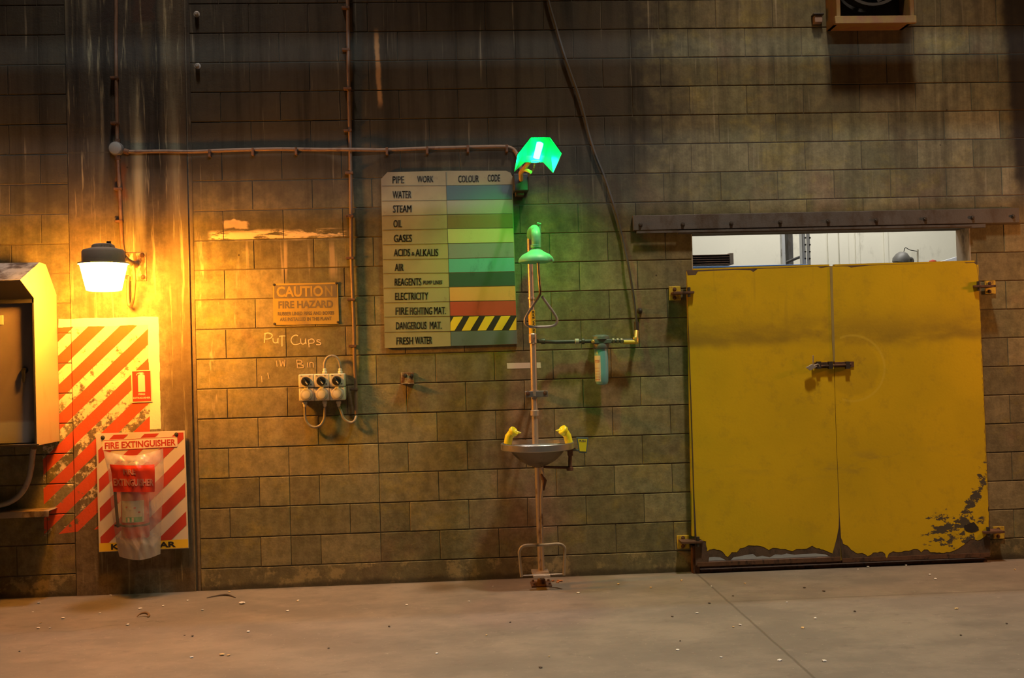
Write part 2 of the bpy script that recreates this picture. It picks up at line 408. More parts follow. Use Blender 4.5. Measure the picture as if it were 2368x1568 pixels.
# ------------------------------------------------------------------ lintel
def bolts(name, pts, mat, parent, r=.01, h=.012, axis=(0, -1, 0)):
    for p in pts:
        b = MB(); b.bolt(p, r, h, axis); obj(name, b, mat, parent, flat=True)
lt = thing('lintel_beam', at(1900, 533, 0), 'long grey bolted steel lintel above the doorway with yellow doors', 'beam')
lint_m = M_plain('painted_lintel', (.095, .092, .092), .7, .15, .35, .45, (.06, .045, .035), 6, .5)
l0, l1 = at(1464, 520, -.03), at(2357, 503, -.03)
zt, zb = at(1900, 494, -.03).z+.012, at(1900, 524, -.03).z
b = MB(); b.box((l0.x, -.035, zb), (l1.x, -.002, zt)); obj('web', b, lint_m, lt, .003)
b = MB(); b.box((l0.x+.02, -.05, zb-.022), (l1.x-.35, -.034, zb-.008)); b.box((OX0-.1, -.034, zb-.03), (OX1+.1, -.001, zb-.006)); obj('lower_flange', b, lint_m, lt)
bolts('bolt', [at(px, py, -.035) for px, py in ((1481, 520), (1579, 519), (1691, 517), (1804, 514), (1915, 512), (2026, 510), (2139, 507), (2249, 504), (2343, 501))], darkmetal, lt, .0105, .012)
# ------------------------------------------------------------------ yellow doors
def door_material():
    m = newmat('yellow_door_paint'); x, y, z = pos(); v = vec(x, y, z)
    base = mix(noise(v, 1.6, 4).ss(.35, .65), (.68, .465, .010), (.60, .42, .010))
    g1 = noise(vec(x*1.2, y, z*3.2), 1.7, 5, .65); 
    zb_ = at(1900, 795).z; band = (z-zb_+(noise(v, 1.5, 3)-.5)*.35).abs().ss(.20, .04)
    dz = z-at(1900, 806).z+(noise(vec(x*2, y, z), 1.6, 3)-.5)*.12; base = mix(dz.ss(-.01, .07)*dz.ss(.36, .03)*(g1.ss(.25, .65)*.6+.08), base, (.20, .14, .025))
    zc_ = at(1900, 1065).z; band2 = (z-zc_+(noise(v, 1.7, 3)-.5)*.2).abs().ss(.12, .02); base = mix(g1.ss(.5, .66)*band2*.45, base, (.25, .18, .05))
    base = mix(noise(vec(x*10, y, z*.8), 1.2, 4).ss(.58, .75)*(z-1.2).ss(.2, .9)*.5, base, (.28, .19, .03))
    dd = ((x-at(1905, 850).x)*(x-at(1905, 850).x)+(z-at(1905, 850).z)*(z-at(1905, 850).z))._m('SQRT').ss(.5, .1); base = mix((noise(v, 24, 4, .7)+dd*.07).ss(.77, .80)*.6, base, (.13, .085, .03)); base = mix(noise(v, 9, 5, .7).ss(.5, .7)*(.18+dd*.25), base, (.24, .16, .03))
    # scribed arcs left by a swinging bar
    o = at(1960, 838); d2 = ((x-o.x)*(x-o.x)+(z-o.z+.04)*(z-o.z+.04))._m('SQRT')
    base = mix((d2-.225).abs().ss(.012, .003)*x.gt(o.x-.08)*.35, base, (.75, .56, .06))
    base = mix((d2-.17).ss(.03, .0)*.18, base, (.20, .13, .02))
    # worn to metal in the lower right corner
    q = at(2205, 1222, -.09); ch = noise(vec(x*7-z*5, y, z*13+x*4), 1.1, 5, .72)
    rg = ((x-q.x).abs().ss(.26, .10)*(z-q.z).abs().ss(.17, .06)); rg2 = ((x-q.x-.17-(z-q.z-.25)*.42).abs().ss(.07, .02)*(z-q.z-.24).abs().ss(.24, .12))
    base = mix((ch+rg.max(rg2)*.13).ss(.605, .64)*rg.max(rg2).ss(.04, .25), base, (.085, .075, .055))
    surf(base, .5, 0, noise(v, 60, 2)*.4+noise(v, 2.5, 2), .25, .006, spec=.3); return m
door_m = door_material()
door_back = M_plain('door_bare_steel', (.115, .075, .048), .85, .1, .4, .5, (.05, .035, .025), 11, .6)
DY = -.085
L_top = [(1588, 626), (1590, 637), (1609, 636), (1614, 628), (1640, 627), (1700, 624), (1735, 625), (1742, 629), (1752, 622), (1830, 619), (1890, 617), (1898, 620), (1923, 616)]
L_seam = [(1925, 700), (1927, 800), (1930, 900), (1933, 1000), (1937, 1100), (1940, 1196), (1939, 1222), (1935, 1244), (1929, 1266), (1925, 1280)]
L_bot = [(1904, 1271), (1889, 1268), (1878, 1262), (1865, 1269), (1841, 1270), (1832, 1275), (1822, 1272), (1800, 1268), (1787, 1267), (1778, 1272), (1770, 1267), (1763, 1264), (1745, 1262), (1731, 1261), (1722, 1266), (1711, 1268), (1704, 1277), (1692, 1277), (1683, 1288), (1666, 1273), (1651, 1269), (1641, 1271), (1635, 1275), (1633, 1252), (1611, 1244)]
L_low = [(1923, 1289), (1908, 1282), (1886, 1280), (1860, 1281), (1837, 1283), (1819, 1280), (1808, 1283), (1793, 1282), (1780, 1289), (1763, 1285), (1750, 1288), (1741, 1281), (1727, 1283), (1713, 1286), (1696, 1289), (1689, 1296), (1681, 1297), (1666, 1289), (1652, 1288), (1640, 1289), (1638, 1302), (1613, 1305)]
R_top = [(1923, 616), (1960, 616), (1968, 619), (2010, 614), (2100, 611), (2180, 608), (2230, 607), (2234, 609), (2252, 608), (2258, 612), (2262, 640)]
R_side = [(2265, 700), (2268, 760), (2271, 860), (2275, 960), (2279, 1060), (2283, 1140), (2287, 1200), (2286, 1233)]
R_bot = [(2277, 1241), (2270, 1246), (2260, 1250), (2251, 1246), (2243, 1248), (2229, 1260), (2215, 1269), (2196, 1277), (2177, 1279), (2151, 1277), (2146, 1271), (2137, 1271), (2130, 1277), (2122, 1270), (2112, 1270), (2101, 1274), (2074, 1277), (2065, 1275), (2055, 1281), (2051, 1291), (2047, 1281), (2041, 1276), (2019, 1278), (2013, 1284), (2006, 1286), (1994, 1279), (1982, 1280), (1969, 1272), (1960, 1262), (1950, 1258), (1945, 1244)]
def jag(pts, amp=1.2):
    q = []
    for i in range(len(pts)-1):
        a, b = pts[i], pts[i+1]; n = max(1, int(math.dist(a, b)/5))
        for k in range(n): q.append((a[0]+(b[0]-a[0])*k/n+(random.uniform(-amp, amp) if k else 0), a[1]+(b[1]-a[1])*k/n+(random.uniform(-amp, amp) if k else 0)))
    return q+[pts[-1]]
def P3(pts, Y): return [at(a, b, Y) for a, b in pts]
dl = thing('door_1', at(1600, 1310, DY), 'left leaf of the yellow steel double door, daylight under its rusted bottom', 'door', kind='structure')
sheet = [(1588, 625), (1923, 615), (1927, 800), (1933, 1000), (1941, 1200), (1945, 1300)]+[(1935, 1293)]+L_low+[(1609, 1309)]
b = MB(); b.poly(P3(sheet, DY), (0, .008, 0)); obj('rusty_sheet', b, door_back, dl, flat=True)
b = MB(); b.poly(P3(L_top+L_seam+jag(L_bot)+[(1606, 1150), (1600, 950)], DY-.0015), (0, .0013, 0)); obj('yellow_panel', b, door_m, dl, flat=True)
b = MB()
def bar(a, c, wd, dp=.035, Y=DY+.0075):
    a = at(*a, Y); c = at(*c, Y); t = (c-a).normalized(); s = Vector((t.z, 0, -t.x))*wd/2
    b.poly([a-s, a+s, c+s, c-s], (0, dp, 0))
bar((1597, 626), (1609, 1240), .045); bar((1604, 628), (1918, 618), .04); bar((1920, 620), (1940, 1296), .04); bar((1600, 960), (1930, 948), .04)
obj('door_frame', b, door_m, dl)
b = MB(); bar((1612, 1306), (1945, 1293), .030, .05, DY-.002); obj('bottom_rail', b, rust, dl, .002)
dr = thing('door_2', at(2270, 1300, DY), 'right leaf of the yellow steel double door, paint worn at its lower right corner', 'door', kind='structure')
b = MB(); b.poly(P3([(1924, 615), (2258, 606), (2263, 640), (2268, 760), (2275, 960), (2283, 1140), (2289, 1200), (2290, 1284), (1947, 1297), (1941, 1200), (1934, 1000), (1928, 800)], DY), (0, .008, 0)); obj('rusty_sheet', b, door_back, dr, flat=True)
b = MB(); b.poly(P3(R_top+jag(R_side, .8)+jag(R_bot)+[(1942, 1196), (1938, 1100), (1934, 1000), (1931, 900), (1928, 800), (1926, 700)], DY-.0015), (0, .0013, 0)); obj('yellow_panel', b, door_m, dr, flat=True)
b = MB(); bar((1930, 620), (1950, 1294), .04); bar((1930, 618), (2254, 609), .04); bar((2255, 612), (2283, 1284), .045); bar((1935, 948), (2270, 938), .04); obj('door_frame', b, door_m, dr)
b = MB(); bar((1948, 1296), (2290, 1283), .03, .05, DY-.001); obj('bottom_rail', b, rust, dr, .002)
hp = [(2230, 1215), (2238, 1212), (2247, 1209), (2252, 1207), (2257, 1213), (2262, 1219), (2264, 1226), (2256, 1230), (2247, 1232), (2235, 1228), (2230, 1222)]
b = MB(); b.poly(P3(jag(hp, .8), DY-.003), (0, .0012, 0)); obj('rust_hole', b, darkmetal, dr, flat=True)
# seam strip and latch
b = MB(); b.poly(P3([(1919, 617), (1925, 617), (1930, 790), (1931, 836), (1927, 836), (1924, 790)], DY-.006), (0, .004, 0)); obj('seam_strip', b, M_plain('seam_grey', (.30, .25, .08), .7, 0, .3), dr)
bo = thing('door_bolt', at(1925, 850, DY), 'rusty sliding bolt holding the two yellow door leaves together', 'bolt')
b = MB(); b.box(at(1884, 852, DY-.008), at(1926, 837, DY-.0015)); b.box(at(1930, 850, DY-.008), at(1974, 836, DY-.0015)); obj('back_plate', b, rust, bo, .001)
b = MB(); b.cyl(at(1878, 848, DY-.018), at(1968, 843, DY-.018), .008); obj('bolt_rod', b, rust, bo)
for px in (1893, 1920, 1960): b = MB(); b.box(at(px-3, 853, DY-.03), at(px+3, 836, DY-.006)); obj('staple', b, darkmetal, bo)
b = MB(); b.cyl(at(1880, 845, DY-.02), at(1880, 822, DY-.03), .005); obj('pin', b, steel, bo)
b = MB(); b.poly([at(1865, 850, DY-.05), at(1878, 842, DY-.05), at(1890, 848, DY-.05), at(1874, 857, DY-.05)], (0, .02, 0)); b.tube([at(1880, 846, DY-.04), at(1892, 842, DY-.045), at(1896, 849, DY-.04)], .003, 8, 4); tag(obj('padlock', b, steel, bo, .002), 'shiny open padlock')
# hinges on the wall beside the doors
def hinge(x0, y0, x1, y1, bx, by, ex, ey, side, label):
    t = thing('hinge_bracket', at((x0+x1)/2, y1, 0), label, 'hinge', 'hinge brackets of the yellow doors')
    b = MB(); p = at(x0, y1, -.001); q = at(x1, y0, -.001); b.box((p.x, -.012, p.z), (q.x, -.001, q.z)); obj('mounting_plate', b, M_plain('hinge_yellow', (.60, .42, .03), .6, .1, .25, .5, (.16, .08, .03), 25), t, .002)
    c0 = at(bx, by, -.07); c1 = at(ex, ey, -.09)
    b = MB(); b.box((min(c0.x, c1.x), -.115, c0.z-.008), (max(c0.x, c1.x), -.012, c0.z+.008)); obj('strap', b, rust, t, .002)
    xm = c1.x; b = MB(); b.cyl((xm+side*.035, -.10, c0.z-.03), (xm+side*.035, -.10, c0.z+.035), .012); obj('pivot_pin', b, darkmetal, t)
    bolts('bolt', [at((x0+x1)/2, y0+7, -.012), at((x0+x1)/2, y1-6, -.012)], rust, t, .009, .01)
hinge(1547, 662, 1573, 695, 1555, 678, 1604, 679, -1, 'upper left hinge bracket, bright yellow plate beside the yellow door top')
hinge(1566, 1237, 1593, 1269, 1573, 1253, 1625, 1256, -1, 'lower left hinge bracket near the floor, its arm caked in rust')
hinge(2277, 649, 2300, 680, 2296, 662, 2250, 663, 1, 'upper right hinge bracket with dark arm beside the yellow door')
hinge(2296, 1217, 2321, 1246, 2316, 1228, 2272, 1228, 1, 'lower right hinge bracket near the floor beside the worn door corner')

b = MB(); z1_ = at(1780, 1308, -.03).z; b.box((OX0-.02, -.05, .0), (OX1+.02, .02, .022)); b.box((OX0-.02, -.006, .0), (OX1+.02, .03, .045)); tag(obj('door_sill', b, rust, None, .002), 'rusty steel sill on the floor beneath the yellow doors', 'sill')
b = MB(); b.box((at(1596, 1250).x, -.07, .0), (at(1611, 1250).x, -.002, .19)); tag(obj('frame_stub', b, rust, None, .003), 'rusted stub of the door frame at the left foot of the doorway', 'frame')
# ------------------------------------------------------------------ store room seen over the doors
room_m = M_plain('cream_sheet_wall', (.72, .70, .60), .8, 0, .08, .12, (.42, .40, .33), 3)
rw = MB(); YB = 2.9
rw.box((1.2, YB, -.02), (7.6, YB+.08, 4.3))
obj_rw = obj('wall_far', rw, room_m); tag(obj_rw, kind='structure')
rb = MB()
for px, wd in ((1925, .05), (1950, .045), (1982, .02), (2048, .02)):
    p = at(px, 570, YB); rb.box((p.x-wd, YB-.02, .0), (p.x+wd, YB-.001, 4.2))
obj('cover_strip', rb, room_m, obj_rw, .004)
rs = MB(); rs.box((7.52, .21, -.02), (7.6, YB-.002, 4.3)); rs.box((1.2, .21, -.02), (1.28, YB-.002, 4.3)); tag(obj('wall_far_side', rs, room_m), kind='structure')
rc = MB(); rc.box((1.2, .2, 4.31), (7.6, YB+.08, 4.38)); tag(obj('ceiling', rc, room_m), kind='structure')
# pallet racking
YR = 1.5
rack = thing('pallet_rack', at(1865, 1280, YR)*1.0, 'grey perforated rack upright with blue beam, showing above the yellow doors', 'rack')
white_rack = M_plain('rack_grey', (.62, .64, .66), .5, .2, .08, .1)
b = MB(); p = at(1812, 570, YR+.5); b.box((p.x-.012, YR+.5, 0), (p.x+.014, YR+.56, 3.1)); obj('upright', b, white_rack, rack)
b = MB(); p = at(1822, 570, YR+.55); b.box((p.x-.012, YR+.5, 0), (p.x+.03, YR+.62, 3.1)); tag(obj('upright', b, M_plain('rack_shadowed', (.09, .085, .08), .8, 0, .5, .3), rack), 'worn rear upright, shade painted into its colour')  # shade put into the rear upright's colour
b = MB(); p = at(1860, 570, YR); p2 = at(1868, 570, YR); b.box((p.x-.018, YR, 0), (p.x+.012, YR+.004, 3.1)); b.box((p2.x-.012, YR-.012, 0), (p2.x+.016, YR-.006, 3.1)); b.box((p2.x+.012, YR-.01, 0), (p2.x+.016, YR+.07, 3.1)); b.box((p.x-.018, YR, 0), (p.x-.014, YR+.07, 3.1)); obj('upright', b, white_rack, rack)
for py in range(534, 620, 16):
    for px in (1862.5, 1873): b = MB(); q = at(px, py, YR-.014); b.cyl(q, q+Vector((0, .003, 0)), .0075, 10); obj('slot_hole', b, black, rack)
b = MB(); a = at(1600, 623, YR-.05); c = at(1867, 611, YR-.05); b.box((a.x-.5, YR-.06, c.z-.09), (c.x, YR-.015, c.z)); obj('beam', b, M_plain('rack_blue', (.12, .26, .60), .45, .1, .1, .1), rack, .003)
b = MB(); b.tube([at(1820, 606, YR+.2), at(1856, 592, YR+.1)], .012, 8); obj('brace', b, darkgrey, rack)
# bundle resting on the rack
bd = thing('slatted_crate', at(1650, 615, YR+.1), 'dark brown slatted bundle lying on the blue rack beam behind the doors', 'crate')
bz = at(1650, 614, YR+.1).z; tz = at(1650, 588, YR+.1).z; bx0 = at(1560, 600, YR).x; bx1_ = at(1697, 600, YR).x
for i in range(5):
    z0 = bz+(tz-bz)*i/5
    b = MB(); b.box((bx0, YR+.02, z0+.002), (bx1_-(.01 if i else 0), YR+.5, z0+(tz-bz)/5*.5)); obj('slat', b, rust, bd, .003)
b = MB(); b.box((bx0, YR+.06, bz), (bx1_-.04, YR+.46, tz-.01)); obj('core', b, darkmetal, bd)
b = MB(); b.box((bx1_-.03, YR+.015, bz), (bx1_+.003, YR+.5, tz)); obj('end_board', b, M_plain('crate_end', (.25, .19, .13), .8), bd, .003)
# old vapour lamp in the store room
hl = thing('hanging_lantern', at(2092, 620, 1.9), 'old grey bulkhead lantern with wire hook against the cream wall', 'lantern')
b = MB(); c = at(2084, 606, 1.9); b.lathe([(.055, -.02), (.075, -.01), (.078, .02), (.06, .06), (.035, .085), (.01, .09)], c, (.25, 0, 1)); obj('cap', b, darkgrey, hl)
b = MB(); b.lathe([(.065, -.02), (.085, -.12), (.10, -.30)], c, (.25, 0, 1)); obj('glass', b, M_plain('dusty_glass', (.55, .54, .47), .3), hl)
b = MB(); b.tube([at(2096, 597, 1.88), at(2108, 600, 1.88), at(2108, 612, 1.88)], .018, 10, 4); b.tube([at(2107, 640, 1.88), at(2108, 598, 1.88)], .014, 10); obj('mount_arm', b, darkgrey, hl)
b = MB(); b.tube([at(2090, 582, 1.89), at(2094, 573, 1.89), at(2104, 578, 1.89), at(2121, 581, 1.89)], .0035, 6, 6); obj('wire', b, black, hl)
b = MB(); b.tube([at(2122, 640, 1.9), at(2122, 577, 1.9)], .008, 8); obj('stand_rod', b, greyplast, hl)
b = MB(); b.poly([at(2150, 612, 2.2), at(2212, 594, 2.2), at(2330, 594, 2.2), at(2330, 660, 2.2), at(2150, 660, 2.2)], (0, .05, 0)); tag(obj('white_board', b, M_plain('white_sheet', (.78, .80, .88), .5), None, .002), 'white tilted sheet edge peeping over the right yellow door leaf', 'board')
b = MB(); b.lathe([(.002, -.03), (.03, -.02), (.036, 0), (.03, .02), (.002, .03)], at(2157, 608, 2.1), n=16); tag(obj('red_knob', b, signred), 'small red knob just above the right yellow door leaf', 'knob')

# ------------------------------------------------------------------ sodium lamp
LY = -.57
lc = at(240, 640, LY)
wl = thing('wall_lamp', (at(313, 615).x, 0, at(313, 650).z), 'glowing orange bulkhead lamp with dark cap on the stained column', 'lamp')
p0, p1 = at(286, 651, -.007), at(338, 584, -.007)
b = MB(); b.box((p0.x, -.016, p0.z), (p1.x, -.0065, p1.z)); obj('wall_plate', b, M_plain('rusty_cream_plate', (.50, .42, .28), .7, .1, .3, .9, (.18, .08, .03), 40), wl, .002)
bolts('bolt', [at(295, 592, -.016), at(329, 590, -.016), at(295, 641, -.016), at(331, 641, -.016)], rust, wl, .011, .012)
ztop = at(240, 609, LY).z; zbot = at(240, 671, LY).z; scl = (7.154+LY)/F
b = MB(); b.lathe([(.30*.0+.118, 0), (.126, .006), (.126, .07), (.118, .082), (.07, .095), (.066, .112), (.05, .12), (.01, .122)], (lc.x, LY, ztop)); obj('housing', b, M_plain('hazed_housing', (.30, .24, .18), .7, .1, .2, .2), wl)  # housing grey raised to hold the lamp's haze in its colour
b = MB(); b.cyl((lc.x+.035, LY, ztop+.118), (lc.x+.035, LY, ztop+.135), .014); obj('filler_screw', b, darkmetal, wl)
b = MB(); b.lathe([(.103, -.165), (.138, -.010), (.138, -.006)], (lc.x, LY, ztop)); obj('diffuser', b, M_glow('sodium_glow', (1.0, .35, .028), SODIUM), wl)
b = MB(); b.lathe([(.0, -.171), (.09, -.171), (.102, -.166), (.101, -.163), (.0, -.163)], (lc.x, LY, ztop)); obj('diffuser_base', b, M_glow('sodium_glow_dim', (1.0, .42, .09), 14), wl)
b = MB(); b.lathe([(.12, -.006), (.150, -.006), (.150, .003), (.12, .003)], (lc.x, LY, ztop)); obj('gasket_ring', b, greyplast, wl)
b = MB(); b.tube([(lc.x+.10, LY+.05, ztop+.045), at(292, 602, -.36), at(303, 609, -.18), at(314, 612, -.02)], .022, 12, 6); obj('arm', b, darkgrey, wl)
b = MB(); b.tube([at(306, 606, -.2), at(311, 640, -.16), at(309, 680, -.12), at(304, 706, -.08), at(297, 700, -.06), at(296, 660, -.04), at(298, 640, -.02)], .0105, 10, 6); obj('cable_loop', b, conduit_m, wl)

# ------------------------------------------------------------------ green lamp
GY = -.55
gl = thing('wall_floodlight', at(1204, 450, 0), 'small floodlight glowing bright green above the safety shower', 'lamp')
refl = M_plain('floodlight_reflector', (.08, .085, .082), .25, .6, .03)
def plate(name, pts, mat, parent, th=.004, n=None):
    b = MB(); pts = [Vector(p) for p in pts]; nn = (pts[1]-pts[0]).cross(pts[2]-pts[0]).normalized()
    b.poly(pts, nn*th); return obj(name, b, mat, parent, flat=True)
A_, B_, C_, D_ = at(1228, 319, GY+.02), at(1270, 319, GY+.02), at(1256, 375, GY-.0), at(1214, 375, GY-.0)
A2, B2, C2, D2 = at(1197, 357, GY-.10), at(1299, 355, GY-.10), at(1279, 400, GY-.13), at(1189, 398, GY-.13)
plate('reflector_back', [A_, B_, C_, D_], refl, gl); plate('reflector_wing', [A_, D_, D2, A2], refl, gl); plate('reflector_wing', [B_, B2, C2, C_], refl, gl)
E1, E2 = at(1228, 318, GY-.15), at(1272, 318, GY-.15)
plate('reflector_top', [A_, A2, E1], refl, gl); plate('reflector_top', [B_, E2, B2], refl, gl); plate('hood_lip', [A_, E1, E2, B_], refl, gl)
b = MB(); t0, t1 = at(1249, 331, GY-.10), at(1240, 366, GY-.10); b.tube([t0+(t1-t0)*-.05, t0, t1], [.012, .021, .020], 16); obj('green_tube', b, M_glow('green_glow', (.0012, 1.0, .10), GREEN), gl)
b = MB(); tt = at(1238, 372, GY-.10); b.tube([tt+Vector((math.cos(a_)*.03, math.sin(a_)*.03, -.004)) for a_ in [k*PI/8 for k in range(17)]], .003, 8); tag(obj('lamp_holder', b, M_plain('holder_glass', (.55, .8, .65), .15), gl), 'glass end cap catching the light')
b = MB(); b.tube([at(1203, 400, -.36), at(1214, 393, -.42), at(1228, 398, -.46)], .011, 8, 4); b.tube([at(1205, 416, -.12), at(1204, 400, -.36), at(1226, 372, GY+.04)], .014, 10); obj('stirrup', b, M_plain('orange_bracket', (.50, .26, .08), .6, .1, .2), gl)
b = MB(); b.box(at(1188, 442, -.13), at(1219, 408, -.002)); obj('mount_block', b, black, gl, .008)
b = MB(); b.box(at(1192, 452, -.09), at(1210, 440, -.002)); obj('cable_gland', b, darkmetal, gl, .006)
b = MB(); b.tube([at(1218, 414, -.07), at(1226, 402, -.20), at(1234, 390, -.42), at(1238, 372, GY+.03)], .006, 8, 5); obj('lead', b, cable_m, gl)

# ------------------------------------------------------------------ conduits, junction box
def conduit(pts, r, label, clips, name='conduit', mat=None, sm=6, clipm=None):
    P = [at(px, py, -.022 if len(q) == 0 else q[0]) for px, py, *q in pts]
    t = thing(name, (P[-1].x, 0, min(p.z for p in P)), label, name.split('_')[-1])
    b = MB(); b.tube(P, r, 12, sm); obj('tube', b, mat or conduit_m, t)
    for cx, cy, hor in clips:
        c = at(cx, cy, -.022); b = MB()
        if hor: b.box((c.x-.008, c.y-r-.003, c.z-r-.02), (c.x+.008, -.001, c.z+r+.004))
        else: b.box((c.x-r-.024, c.y-r-.003, c.z-.008), (c.x+r+.004, -.001, c.z+.008))
        obj('saddle_clip', b, clipm or rust, t, .002)
    return t
conduit([(262, -500), (268, -40), (268, 90), (269, 200), (271, 328)], .012, 'rusty vertical conduit running down the column into the round junction box', [(268, 180, 0), (269, 285, 0)])
conduit([(272, 362), (276, 430), (279, 500), (282, 560), (287, 592)], .012, 'short conduit dropping from the junction box to the orange lamp', [(277, 437, 0), (279, 512, 0)])
conduit([(292, 351), (320, 351), (380, 350), (440, 351), (520, 348), (640, 345), (740, 346), (775, 346, -.034), (811, 346, -.045), (850, 346.5, -.034), (885, 347), (960, 344), (1060, 341), (1150, 339), (1178, 341), (1193, 352), (1203, 380, -.06), (1206, 410, -.07)], .0125,
        'long orange-brown conduit running level across the wall to the green floodlight', [(485, 352, 1), (585, 349, 1), (685, 347, 1), (895, 347, 1), (988, 345, 1), (1082, 342, 1), (1172, 341, 1)])
conduit([(795, -500), (803, -40), (805, 60), (806, 180), (809, 300, -.017), (810, 347, -.016), (811, 420, -.018), (812, 500), (813, 600), (816, 680), (819, 760), (820, 830), (823, 900), (824, 958)], .0125,
        'tall vertical conduit dropping past the colour chart to the switched sockets', [(803, 18, 0), (804, 115, 0), (807, 205, 0), (808, 302, 0), (811, 400, 0), (812, 500, 0), (813, 597, 0), (816, 693, 0), (819, 800, 0), (822, 900, 0)])
jb = thing('junction_box', at(272, 362, 0), 'round grey junction box on the stained column', 'box')
c = at(272, 346, 0)
b = MB(); b.lathe([(.043, .0065), (.046, .01), (.046, .045), (.043, .05)], c, (0, -1, 0)); obj('box_body', b, darkgrey, jb)
b = MB(); b.lathe([(.040, .05), (.040, .055), (.034, .058), (.001, .058)], c, (0, -1, 0)); obj('lid', b, M_plain('dull_lid', (.22, .21, .18), .6, .1, .3, .4), jb)
for q in (at(272, 326, -.022), at(272, 366, -.022), at(294, 351, -.022)):
    b = MB(); d = (q-Vector((c.x, -.022, c.z))).normalized(); b.cyl(q-d*.02, q+d*.012, .018); obj('gland', b, rust, jb)

# hose slanting down the wall to the water filter
hs = thing('rubber_hose', at(1474, 770, 0), 'dark hose slanting down the wall to the water filter', 'hose')
hpts = [(1150, -700), (1215, -330), (1262, -40), (1268, 0), (1285, 60), (1303, 120), (1320, 170), (1338, 220), (1350, 262), (1362, 310), (1378, 360), (1396, 405), (1413, 455), (1428, 505), (1441, 560), (1452, 610), (1461, 660), (1468, 710), (1472, 750)]
b = MB(); b.tube([at(px, py, -.045 if py > 600 else -.022) for px, py in hpts], .0085, 12, 5); obj('hose_tube', b, M_plain('grey_hose', (.045, .043, .04), .6, 0, .3, .3), hs)
b = MB(); c = at(1472, 750, -.045); b.cyl(c+Vector((0, 0, .015)), c-Vector((0, 0, .04)), .018); obj('hose_tail', b, darkmetal, hs)
b = MB(); b.lathe([(.02, 0), (.014, .02), (.012, .045), (.002, .05)], at(1479, 719, 0), (0, -1, 0)); tag(obj('wall_stud', b, darkmetal), 'dark stud in the wall just right of the slanting hose', 'stud')
for px, py, lab in ((1344, 262, 'small clip holding the slanting hose high on the wall'),):
    pass

# ------------------------------------------------------------------ pipe colour chart
cc = thing('colour_code_chart', at(1040, 803, 0), 'large worn pipe work colour code chart, black lettering and coloured bars', 'chart')
BP = panelmap(at(881, 396, -.02), at(1184, 395, -.02), at(890, 805, -.02))
br_ = at(1197, 796, -.02)
def BQ(x, y, d=0): return at(x, y, -.02-d)
board_m = newmat('aged_sign_enamel'); x, y, z = pos(); v = vec(x, y, z)
base = mix(noise(v, 3, 4).ss(.4, .65), (.32, .285, .15), (.25, .225, .12)); base = mix(noise(v, 13, 5, .7).ss(.60, .72)*.5, base, (.20, .155, .085)); base = mix((z-at(1000, 470).z+(noise(v, 5, 4)-.5)*.5).ss(-.2, .3)*.4, base, (.13, .11, .075))
tlc = at(890, 410); base = mix(((x-tlc.x)-(z-tlc.z)*.8+(noise(v, 8, 3)-.5)*.1).ss(.12, .0)*.75, base, (.17, .13, .08))
surf(base, .55, 0, noise(v, 50, 2), .15, .002, spec=.35)
b = MB(); b.poly([BQ(881, 414), BQ(896, 398), BQ(1040, 395), BQ(1170, 395), BQ(1180, 399), BQ(1185, 408), BQ(1190, 600), BQ(1197, 796), BQ(890, 805), BQ(885, 600)], (0, .012, 0)); obj('backing_sheet', b, board_m, cc, flat=True)
def edge_y(i):      # row boundaries read off the sheet, left edge / column / right edge
    L = [402, 430, 465, 499, 532, 566, 600, 632, 666, 700, 733, 768, 805]
    Mi = [398, 429, 463, 496, 529, 563, 598, 631, 664, 697, 731, 766, 801]
    Rr = [395, 427, 461, 494, 527, 561, 595, 628, 661, 695, 730, 763, 796]
    return L[i], Mi[i], Rr[i]
def ex(y, a, bb): return a+(bb-a)*(y-395)/(405)
xm = lambda y: ex(y, 1031, 1043); xr = lambda y: ex(y, 1183, 1197); xl = lambda y: ex(y, 881, 890)
cols = [None, (.055, .095, .11), (.24, .205, .17), (.17, .115, .05), (.42, .38, .19), (.20, .20, .23), (.10, .33, .34), (.035, .075, .06), (.62, .30, .09), (.42, .065, .035), None, (.11, .15, .15)]
names = ['header', 'water', 'steam', 'oil', 'gases', 'acids', 'air', 'reagents', 'electricity', 'fire_fighting', 'dangerous', 'fresh_water']
colours = ['', 'slate blue bar', 'grey brown bar', 'olive brown bar', 'pale yellow bar', 'blue grey bar', 'turquoise bar', 'black bar', 'orange bar', 'red bar', '', 'dark slate bar']
